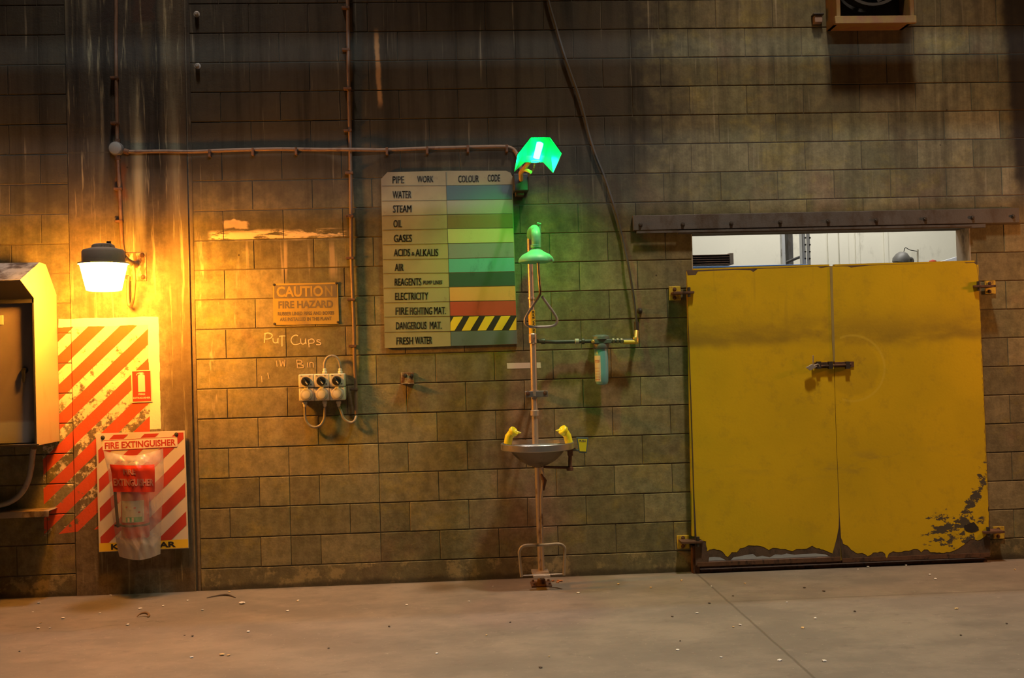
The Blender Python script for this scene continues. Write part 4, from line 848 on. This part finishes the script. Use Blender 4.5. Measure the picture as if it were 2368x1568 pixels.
# ------------------------------------------------------------------ fire extinguisher board
eg = thing('extinguisher_board', at(330, 1275, 0), 'red and white striped FIRE EXTINGUISHER board with KEEP CLEAR strip', 'sign')
EY = -.045
QB = mapq((222, 1003), (427, 996), (436, 1268), (229, 1277), EY)
b = MB(); b.poly([QB(0, 0), QB(1, 0), QB(1, 1), QB(0, 1)], (0, .012, 0)); obj('board', b, signwhite, eg, flat=True)
b = MB(); q0, q1 = QB(.1, .1), QB(.9, .9); b.box((q0.x, EY+.012, q0.z-.02), (q1.x, -.0055, q0.z)); b.box((q0.x, EY+.012, q1.z), (q1.x, -.0055, q1.z+.02)); obj('batten', b, darkmetal, eg)
def clip2(ps, fn):
    o = []
    for a, c2 in zip(ps, ps[1:]+ps[:1]):
        fa, fc = fn(a), fn(c2)
        if fa >= 0: o.append(a)
        if (fa >= 0) != (fc >= 0): t = fa/(fa-fc); o.append((a[0]+(c2[0]-a[0])*t, a[1]+(c2[1]-a[1])*t))
    return o
# stripe lines follow y = c - .93 (x) in the sheet
W_, H_ = 205., 272.
st = []
for k in range(-1, 8):
    c0 = 42+k*66.5; c1 = c0+31       # u*W*.95 + v*H = c
    ps = [(.02, .015), (.985, .015), (.985, .925), (.02, .925)]
    f = lambda p: p[0]*W_*.93+p[1]*H_
    ps = clip2(ps, lambda p: f(p)-c0); ps = clip2(ps, lambda p: c1-f(p)) if len(ps) > 2 else []
    if len(ps) > 2:
        b = MB(); b.poly([QB(u, v_, .0004) for u, v_ in ps], (0, -.0006, 0)); obj('red_stripe', b, signred, eg, flat=True)
b = MB(); b.poly([QB(u, v_, .0004) for u, v_ in ((0.005, .925), (.998, .922), (.998, .995), (.005, .997))], (0, -.0006, 0)); obj('yellow_strip', b, signyellow, eg, flat=True)
b = MB(); b.poly([QB(u, v_, .0014) for u, v_ in ((.08, .055), (.905, .045), (.915, .055), (.915, .128), (.905, .137), (.08, .147), (.07, .137), (.07, .065))], (0, -.0006, 0)); obj('title_label', b, M_plain('title_white', (.74, .66, .55), .5), eg, flat=True)
b = MB()
for (u0, v0, u1, v1) in ((.08, .058, .905, .048), (.08, .142, .905, .132)): b.poly([QB(u0, v0, .0022), QB(u1, v1, .0022), QB(u1, v1+.004, .0022), QB(u0, v0+.004, .0022)], (0, -.0003, 0))
obj('label_border', b, signred, eg, flat=True)
obj('lettering', text_mesh('FIRE EXTINGUISHER', lambda u, v_, d: QB(u, v_-(u-.5)*.012, .0022+d), .095, .895, .072, .128, .0006, .03), signred, eg, flat=True)
obj('lettering', text_mesh('KEEP CLEAR', lambda u, v_, d: QB(u, v_, .0012+d), .135, .86, .936, .985, .0006, .04), blackpaint, eg, flat=True)
bolts('screw', [QB(.075, .035), QB(.905, .03)], darkmetal, eg, .009, .008)
# extinguisher
XY = -.14
ec = at(314, 1245, XY)
fe = thing('fire_extinguisher', (ec.x, XY, ec.z), 'red fire extinguisher seen through the plastic bag on the striped board', 'extinguisher')
extred = M_plain('extinguisher_red', (.60, .045, .02), .35, 0, .05)
b = MB(); b.lathe([(.074, 0), (.084, .008), (.087, .02), (.087, .33), (.082, .37), (.06, .40), (.03, .415), (.025, .43)], ec); obj('cylinder', b, extred, fe)
b = MB(); pts = []
for k in range(13):
    an = math.radians(-50+k*8.7); pts.append((ec.x+math.sin(an)*.0885, XY-math.cos(an)*.0885))
def band(b, z0, z1, k0=0, k1=12, off=0.):
    for k in range(k0, k1): b.bm.faces.new([b.bm.verts.new((pts[k][0], pts[k][1]-off, z0)), b.bm.verts.new((pts[k+1][0], pts[k+1][1]-off, z0)), b.bm.verts.new((pts[k+1][0], pts[k+1][1]-off, z1)), b.bm.verts.new((pts[k][0], pts[k][1]-off, z1))])
band(b, ec.z+.115, ec.z+.255); obj('instruction_label', b, M_plain('label_grey', (.52, .52, .45), .5, 0, .1), fe)
b = MB(); band(b, ec.z+.118, ec.z+.150, 3, 11, .001); obj('green_panel', b, M_plain('label_green', (.06, .35, .16), .5), fe)
b = MB()
for k in (1, 4, 6): band(b, ec.z+.120, ec.z+.148, k, k+1, .002)
for k, zz in ((5, .20), (9, .195), (8, .17)): band(b, ec.z+zz, ec.z+zz+.010, k, k+1, .0015)
obj('pictograms', b, signwhite, fe)
b = MB()
for k, zz in ((7, .205), (9, .175), (3, .21)): band(b, ec.z+zz, ec.z+zz+.010, k, k+1, .0016)
obj('warning_dots', b, signred, fe)
b = MB(); b.lathe([(.0875, .086), (.0905, .088), (.0905, .098), (.0875, .10)], ec); b.box((ec.x-.125, XY-.03, ec.z+.087), (ec.x-.085, XY+.02, ec.z+.098)); obj('strap', b, black, fe)
b = MB(); b.box((ec.x-.03, XY-.02, ec.z+.43), (ec.x+.03, XY+.02, ec.z+.47)); b.box((ec.x-.09, XY-.012, ec.z+.47), (ec.x+.03, XY+.012, ec.z+.48)); b.box((ec.x-.08, XY-.01, ec.z+.50), (ec.x+.03, XY+.01, ec.z+.51)); obj('valve_handle', b, black, fe, .003)
b = MB(); b.tube([Vector((ec.x-.03, XY-.01, ec.z+.45)), Vector((ec.x-.09, XY-.02, ec.z+.42)), Vector((ec.x-.115, XY-.03, ec.z+.34)), Vector((ec.x-.112, XY-.03, ec.z+.22)), Vector((ec.x-.105, XY-.02, ec.z+.08))], .010, 10, 6); obj('discharge_hose', b, black, fe)
b = MB(); b.box((ec.x-.03, XY+.08, ec.z+.3), (ec.x+.03, EY-.0005, ec.z+.36)); obj('hanging_bracket', b, darkmetal, fe)
# plastic bag
def bag_material(name, c, alpha, rough=.25):
    m = newmat(name); x, y, z = pos(); v = vec(x, y, z)
    p = surf(c, rough, 0, noise(vec(x*1.5+z*.8, y, z*.8), 7, 3, .5, .5), .5, .02, spec=.6)
    al = (z-at(310, 1246, -.2).z).ss(.03, -.03)*.34+(z-at(310, 1080, -.2).z).ss(-.02, .06)*.14+noise(vec(x, y, z*.5), 9, 3).ss(.45, .7)*.16+alpha; E.nt.links.new(al.k, p.inputs['Alpha'])
    p.inputs['Subsurface Weight'].default_value = 0.0
    return m
pb = thing('plastic_bag', at(310, 1295, XY-.1), 'clear plastic bag with red printed band hung over the fire extinguisher', 'bag')
L = [(239, 1042), (243, 1062), (250, 1090), (254, 1130), (257, 1170), (263, 1215), (270, 1260), (276, 1287)]
Rg = [(377, 1037), (378, 1060), (379, 1090), (378, 1130), (375, 1170), (373, 1210), (372, 1250), (371, 1281)]
rows = 26; cols_ = 22
def lerpL(P, t):
    t = t*(len(P)-1); i = min(int(t), len(P)-2); f = t-i; return (P[i][0]+(P[i+1][0]-P[i][0])*f, P[i][1]+(P[i+1][1]-P[i][1])*f)
def bagpt(u, t, front):
    l, r_ = lerpL(L, t), lerpL(Rg, t)
    sag = math.sin(PI*u)*(14*(1-t)**6) + math.sin(PI*u)*(11*t**8)
    px, py = l[0]+(r_[0]-l[0])*u, l[1]+(r_[1]-l[1])*u+sag
    bul = math.sin(PI*u)**.6
    ramp = .35+.65*min(1, t*4)*(1 if t < .9 else 1-(t-.9)*3)
    wr = .006*math.sin(u*17+t*9)+.004*math.sin(u*31-t*23)
    Y = XY-(.105*ramp*bul if front else -.088*bul*ramp)+wr*bul
    return at(px, py, Y)
bm_b = bmesh.new()
for front in (True, False):
    G = [[bm_b.verts.new(bagpt(u/cols_, t/rows, front)) for u in range(cols_+1)] for t in range(rows+1)]
    for t in range(rows):
        for u in range(cols_): bm_b.faces.new((G[t][u], G[t][u+1], G[t+1][u+1], G[t+1][u]))
bmesh.ops.remove_doubles(bm_b, verts=bm_b.verts, dist=.0008)
bagc = obj('bag_film', bm_b, bag_material('clear_film', (.70, .64, .60), .24), pb)
bm_b = bmesh.new(); t0, t1, ua, ub = .20, .455, .06, .84; n1, n2 = 10, 16
def bandpt(a, c2, off=.003):
    t = t0+(t1-t0)*c2; u = ua+(ub-ua)*a
    p = bagpt(u, t, True); return p+Vector((0, -off, 0))
G = [[bm_b.verts.new(bandpt(i/n2, j/n1)) for i in range(n2+1)] for j in range(n1+1)]
for j in range(n1):
    for i in range(n2): bm_b.faces.new((G[j][i], G[j][i+1], G[j+1][i+1], G[j+1][i]))
rb_ = obj('printed_band', bm_b, M_plain('band_red', (.60, .045, .015), .3, 0, .08), pb)
pt_ = M_plain('band_lettering', (.55, .24, .18), .5, 0, .2)
obj('lettering', joinbm([text_mesh('FIRE', lambda u, v_, d: bandpt(u, v_, .0045+d), .28, .56, .20, .42, .0006, .03), text_mesh('EXTINGUISHER', lambda u, v_, d: bandpt(u, v_, .0045+d), .03, .97, .56, .80, .0006, .03)]), pt_, rb_, flat=True)
# small pictogram sign
ps_ = thing('extinguisher_sign', at(327, 931, 0), 'small red sign with white extinguisher symbol on the striped column', 'sign')
PQ = mapq((303, 857), (350, 855.5), (352, 930), (305, 931.5), -.010)
b = MB(); b.poly([PQ(0, 0), PQ(1, 0), PQ(1, 1), PQ(0, 1)], (0, .003, 0)); obj('sign_plate', b, signwhite, ps_, flat=True)
b = MB(); b.poly([PQ(.05, .025, .0003), PQ(.95, .025, .0003), PQ(.95, .965, .0003), PQ(.05, .965, .0003)], (0, -.0005, 0)); obj('red_field', b, signred, ps_, flat=True)
b = MB(); b.poly([PQ(u, v_, .001) for u, v_ in ((.33, .17), (.36, .14), (.44, .125), (.44, .105), (.30, .115), (.26, .16), (.24, .15), (.29, .09), (.40, .07), (.56, .07), (.66, .10), (.56, .105), (.56, .125), (.64, .14), (.67, .17), (.67, .67), (.33, .67))], (0, -.0004, 0)); obj('extinguisher_symbol', b, signwhite, ps_, flat=True)
obj('lettering', joinbm([text_mesh('FIRE', lambda u, v_, d: PQ(u, v_, .001+d), .34, .66, .715, .775, .0004, .03), text_mesh('EXTINGUISHER', lambda u, v_, d: PQ(u, v_, .001+d), .07, .92, .83, .885, .0004, .03)]), signwhite, ps_, flat=True)

# ------------------------------------------------------------------ fan housing, little bracket
fh = thing('extractor_fan', at(2030, 56, 0), 'dark extractor fan in a rusty yellow frame at the top right', 'fan')
fy_ = M_plain('fan_yellow_rust', (.17, .10, .02), .7, .1, .3, .6, (.16, .07, .025), 9)
a = at(1940, 30, -.16); c2 = at(2122, 30, -.16); zb3 = at(2030, 50, -.2).z
x0, x1 = at(1932, 40, -.18).x, at(2112, 40, -.18).x; H3 = .70
b = MB(); b.box((x0, -.20, zb3), (x1, -.001, zb3+.03)); b.box((x0, -.20, zb3+H3), (x1, -.001, zb3+H3+.03)); b.box((x0, -.20, zb3), (x0+.03, -.001, zb3+H3)); b.box((x1-.03, -.20, zb3), (x1, -.001, zb3+H3)); b.box((x0-.012, -.205, zb3-.012), (x1+.012, -.17, zb3+.04)); obj('frame', b, fy_, fh, .004)
b = MB(); b.box((x0+.03, -.03, zb3+.03), (x1-.03, -.002, zb3+H3)); obj('backing', b, black, fh)
fc = Vector(((x0+x1)/2, -.10, zb3+.03+H3/2-.02)); R3 = (x1-x0)/2-.05
b = MB(); ns = 40
for k in range(ns):
    a0, a1 = 2*PI*k/ns, 2*PI*(k+1)/ns
    pp = lambda an, r_, yy: Vector((fc.x+math.cos(an)*r_, yy, fc.z+math.sin(an)*r_))
    for (ra, ya, rb2, yb2) in ((R3, -.17, R3, -.04), (R3+.02, -.17, R3, -.17)):
        b.bm.faces.new([b.bm.verts.new(p) for p in (pp(a0, ra, ya), pp(a1, ra, ya), pp(a1, rb2, yb2), pp(a0, rb2, yb2))])
obj('shroud', b, darkmetal, fh)
b = MB(); b.lathe([(.06, 0), (.06, .03), (.03, .05), (.0, .055)], fc, (0, -1, 0)); hub = obj('hub', b, darkmetal, fh)
for k in range(5):
    an = 2*PI*k/5+.2; d = Vector((math.cos(an), 0, math.sin(an))); s_ = Vector((-math.sin(an), 0, math.cos(an)))
    b = MB(); b.poly([fc+d*.05-s_*.02, fc+d*.05+s_*.02+Vector((0, .02, 0)), fc+d*(R3-.02)+s_*.09+Vector((0, .05, 0)), fc+d*(R3-.02)-s_*.05+Vector((0, -.01, 0))], (0, -.003, 0)); obj('blade', b, darkmetal, fh)
lb = thing('pipe_clip', at(1886, 60, 0), 'small pale clip on the wall left of the extractor fan', 'clip')
p, q = at(1879, 57, 0), at(1896, 36, 0); b = MB(); b.box((p.x, -.05, p.z), (q.x, -.001, q.z-.012)); obj('clip_body', b, M_plain('pale_clip', (.20, .13, .10), .7), lb, .004)
b = MB(); b.box((p.x-.01, -.06, q.z-.01), (q.x+.01, -.001, q.z)); obj('clip_top', b, darkmetal, lb, .002)
# bolts on the top left of the block wall
for px, py, lab in ((457, 153, 'rusty wall bolt high beside the column'), (455, 33, 'rusty wall bolt at the very top beside the column')):
    b = MB(); b.bolt(at(px, py, 0), .014, .03); tag(obj('wall_bolt', b, steel, flat=True), lab, 'bolt', 'wall bolts beside the column')

# ------------------------------------------------------------------ debris
chipm = [M_plain('pale_chip', (.72, .68, .60), .8, 0, .15), M_plain('yellow_chip', (.62, .42, .18), .8, 0, .2), M_plain('dark_chip', (.07, .05, .035), .9, 0, .3)]
white = [(559, 1397), (76, 1416), (90, 1395), (146, 1431), (231, 1419), (324, 1409), (377, 1402), (295, 1446), (468, 1412), (255, 1378), (115, 1453), (88, 1454), (665, 1414), (690, 1390), (434, 1390), (443, 1521), (574, 1462), (1645, 1357), (1612, 1419), (1711, 1446), (1885, 1431), (1567, 1504), (1984, 1317), (2007, 1312), (2095, 1308), (2150, 1330), (2163, 1340), (1668, 1521), (1906, 1530), (1140, 1357), (1010, 1512), (940, 1400), (1085, 1392), (1337, 1372), (1820, 1394), (1803, 1528)]
yel = [(94, 1441), (530, 1370), (528, 1517), (513, 1516), (688, 1391), (1723, 1350), (1696, 1451), (1856, 1453), (1576, 1343), (2347, 1318), (1505, 1359), (1270, 1519), (1430, 1352), (1505, 1360), (2212, 1409), (1125, 1470)]
dark = [(427, 1470), (445, 1472), (45, 1507), (1860, 1360), (1905, 1368), (1695, 1379), (1977, 1415), (1573, 1483), (2328, 1443), (2222, 1470), (1555, 1427), (1640, 1396), (1180, 1440), (900, 1450), (760, 1500), (1250, 1545)]
seen = set(); blobs = []
for lst, mi, lab, grp, nm, sz in ((white, 0, 'small pale stone chip lying on the dusty concrete floor', 'pale chips on the floor', 'stone_chip', .0082), (yel, 1, 'small yellowish stone chip lying on the dusty concrete floor', 'yellowish chips on the floor', 'stone_chip', .0085), (dark, 2, 'small dark crumb of dirt lying on the dusty concrete floor', 'dark crumbs on the floor', 'dirt_crumb', .007)):
    for px, py in lst:
        if (px, py) in seen: continue
        seen.add((px, py)); c2 = atz(px, py); s_ = sz*random.uniform(.6, 1.35)
        if (px, py) == (559, 1397): s_ = .019
        bm_c = bmesh.new(); bmesh.ops.create_icosphere(bm_c, subdivisions=2 if s_ > .02 else 1, radius=1)
        an = random.uniform(0, PI)
        for v_ in bm_c.verts:
            q = v_.co*random.uniform(.75, 1.15); q = Vector((q.x*s_*1.3, q.y*s_, q.z*s_*.45+s_*.34)); q.rotate(Matrix.Rotation(an, 3, 'Z')); v_.co = q+Vector((c2.x, c2.y, 0.0))
        mz = min(v_.co.z for v_ in bm_c.verts)
        for v_ in bm_c.verts: v_.co.z -= mz-.0005
        o = obj(nm, bm_c, chipm[mi], flat=True)
        if (px, py) == (559, 1397): tag(o, 'largest white pebble on the floor, below the block wall at left', 'stone')
        else: tag(o, lab, 'stone' if mi < 2 else 'dirt', grp)
c2 = atz(333, 1427); b = MB(); b.tube([c2+Vector((-.04, -.01, .006)), c2+Vector((-.02, .01, .02)), c2+Vector((.01, .012, .022)), c2+Vector((.03, 0, .01)), c2+Vector((.028, -.02, .004))], [.002, .006, .008, .008, .004], 8, 4)
tag(obj('curled_leaf', b, M_plain('leaf_brown', (.20, .11, .04), .8)), 'curled brown dry leaf on the floor in front of the column', 'leaf')
b = MB(); b.tube([atz(478, 1384)+Vector((0, 0, .004)), atz(500, 1380)+Vector((0, 0, .006)), atz(525, 1378)+Vector((0, 0, .008)), atz(545, 1383)+Vector((0, 0, .003))], [.002, .004, .007, .002], 8, 5)
tag(obj('dry_strip', b, M_plain('strip_brown', (.08, .06, .045), .8)), 'thin dark strip of debris at the wall foot right of column', 'debris')
# rust crumbs by the shower base
for i in range(9):
    c2 = Vector((base_x+random.uniform(-.06, .16), SYb+random.uniform(.02, .12), 0)); s_ = random.uniform(.008, .016)
    bm_c = bmesh.new(); bmesh.ops.create_icosphere(bm_c, subdivisions=1, radius=1)
    for v_ in bm_c.verts: q = v_.co*random.uniform(.7, 1.2); v_.co = Vector((q.x*s_*1.4, q.y*s_, q.z*s_*.6+s_*.6))+c2
    mz = min(v_.co.z for v_ in bm_c.verts)
    for v_ in bm_c.verts: v_.co.z -= mz-.0005
    tag(obj('rust_flake', bm_c, M_plain('flake', (.45, .20, .09), .9) if i == 0 else bpy.data.materials['flake'], flat=True), 'orange rust flake on the floor at the shower pole foot', 'rust flake', 'rust flakes at the shower foot')

# ------------------------------------------------------------------ light
def area(name, loc, target, sx, sy, W, c):
    l = bpy.data.lights.new(name, 'AREA'); l.shape = 'RECTANGLE'; l.size = sx; l.size_y = sy; l.energy = W; l.color = c
    o = bpy.data.objects.new(name, l); C.objects.link(o); o.location = loc
    d = Vector(target)-Vector(loc); o.rotation_euler = d.to_track_quat('-Z', 'Y').to_euler(); return o
def point(name, loc, W, c, r=.08):
    l = bpy.data.lights.new(name, 'POINT'); l.energy = W; l.color = c; l.shadow_soft_size = r
    o = bpy.data.objects.new(name, l); C.objects.link(o); o.location = loc; return o
LIGHTS()
wd_ = bpy.data.worlds.new('world'); bpy.context.scene.world = wd_; wd_.use_nodes = True
wd_.node_tree.nodes['Background'].inputs[0].default_value = (*WORLD[0], 1); wd_.node_tree.nodes['Background'].inputs[1].default_value = WORLD[1]
vs = bpy.context.scene.view_settings; vs.view_transform = 'Standard'; vs.look = 'None'; vs.exposure = 0.0; vs.gamma = 1.0; vs.use_curve_mapping = False
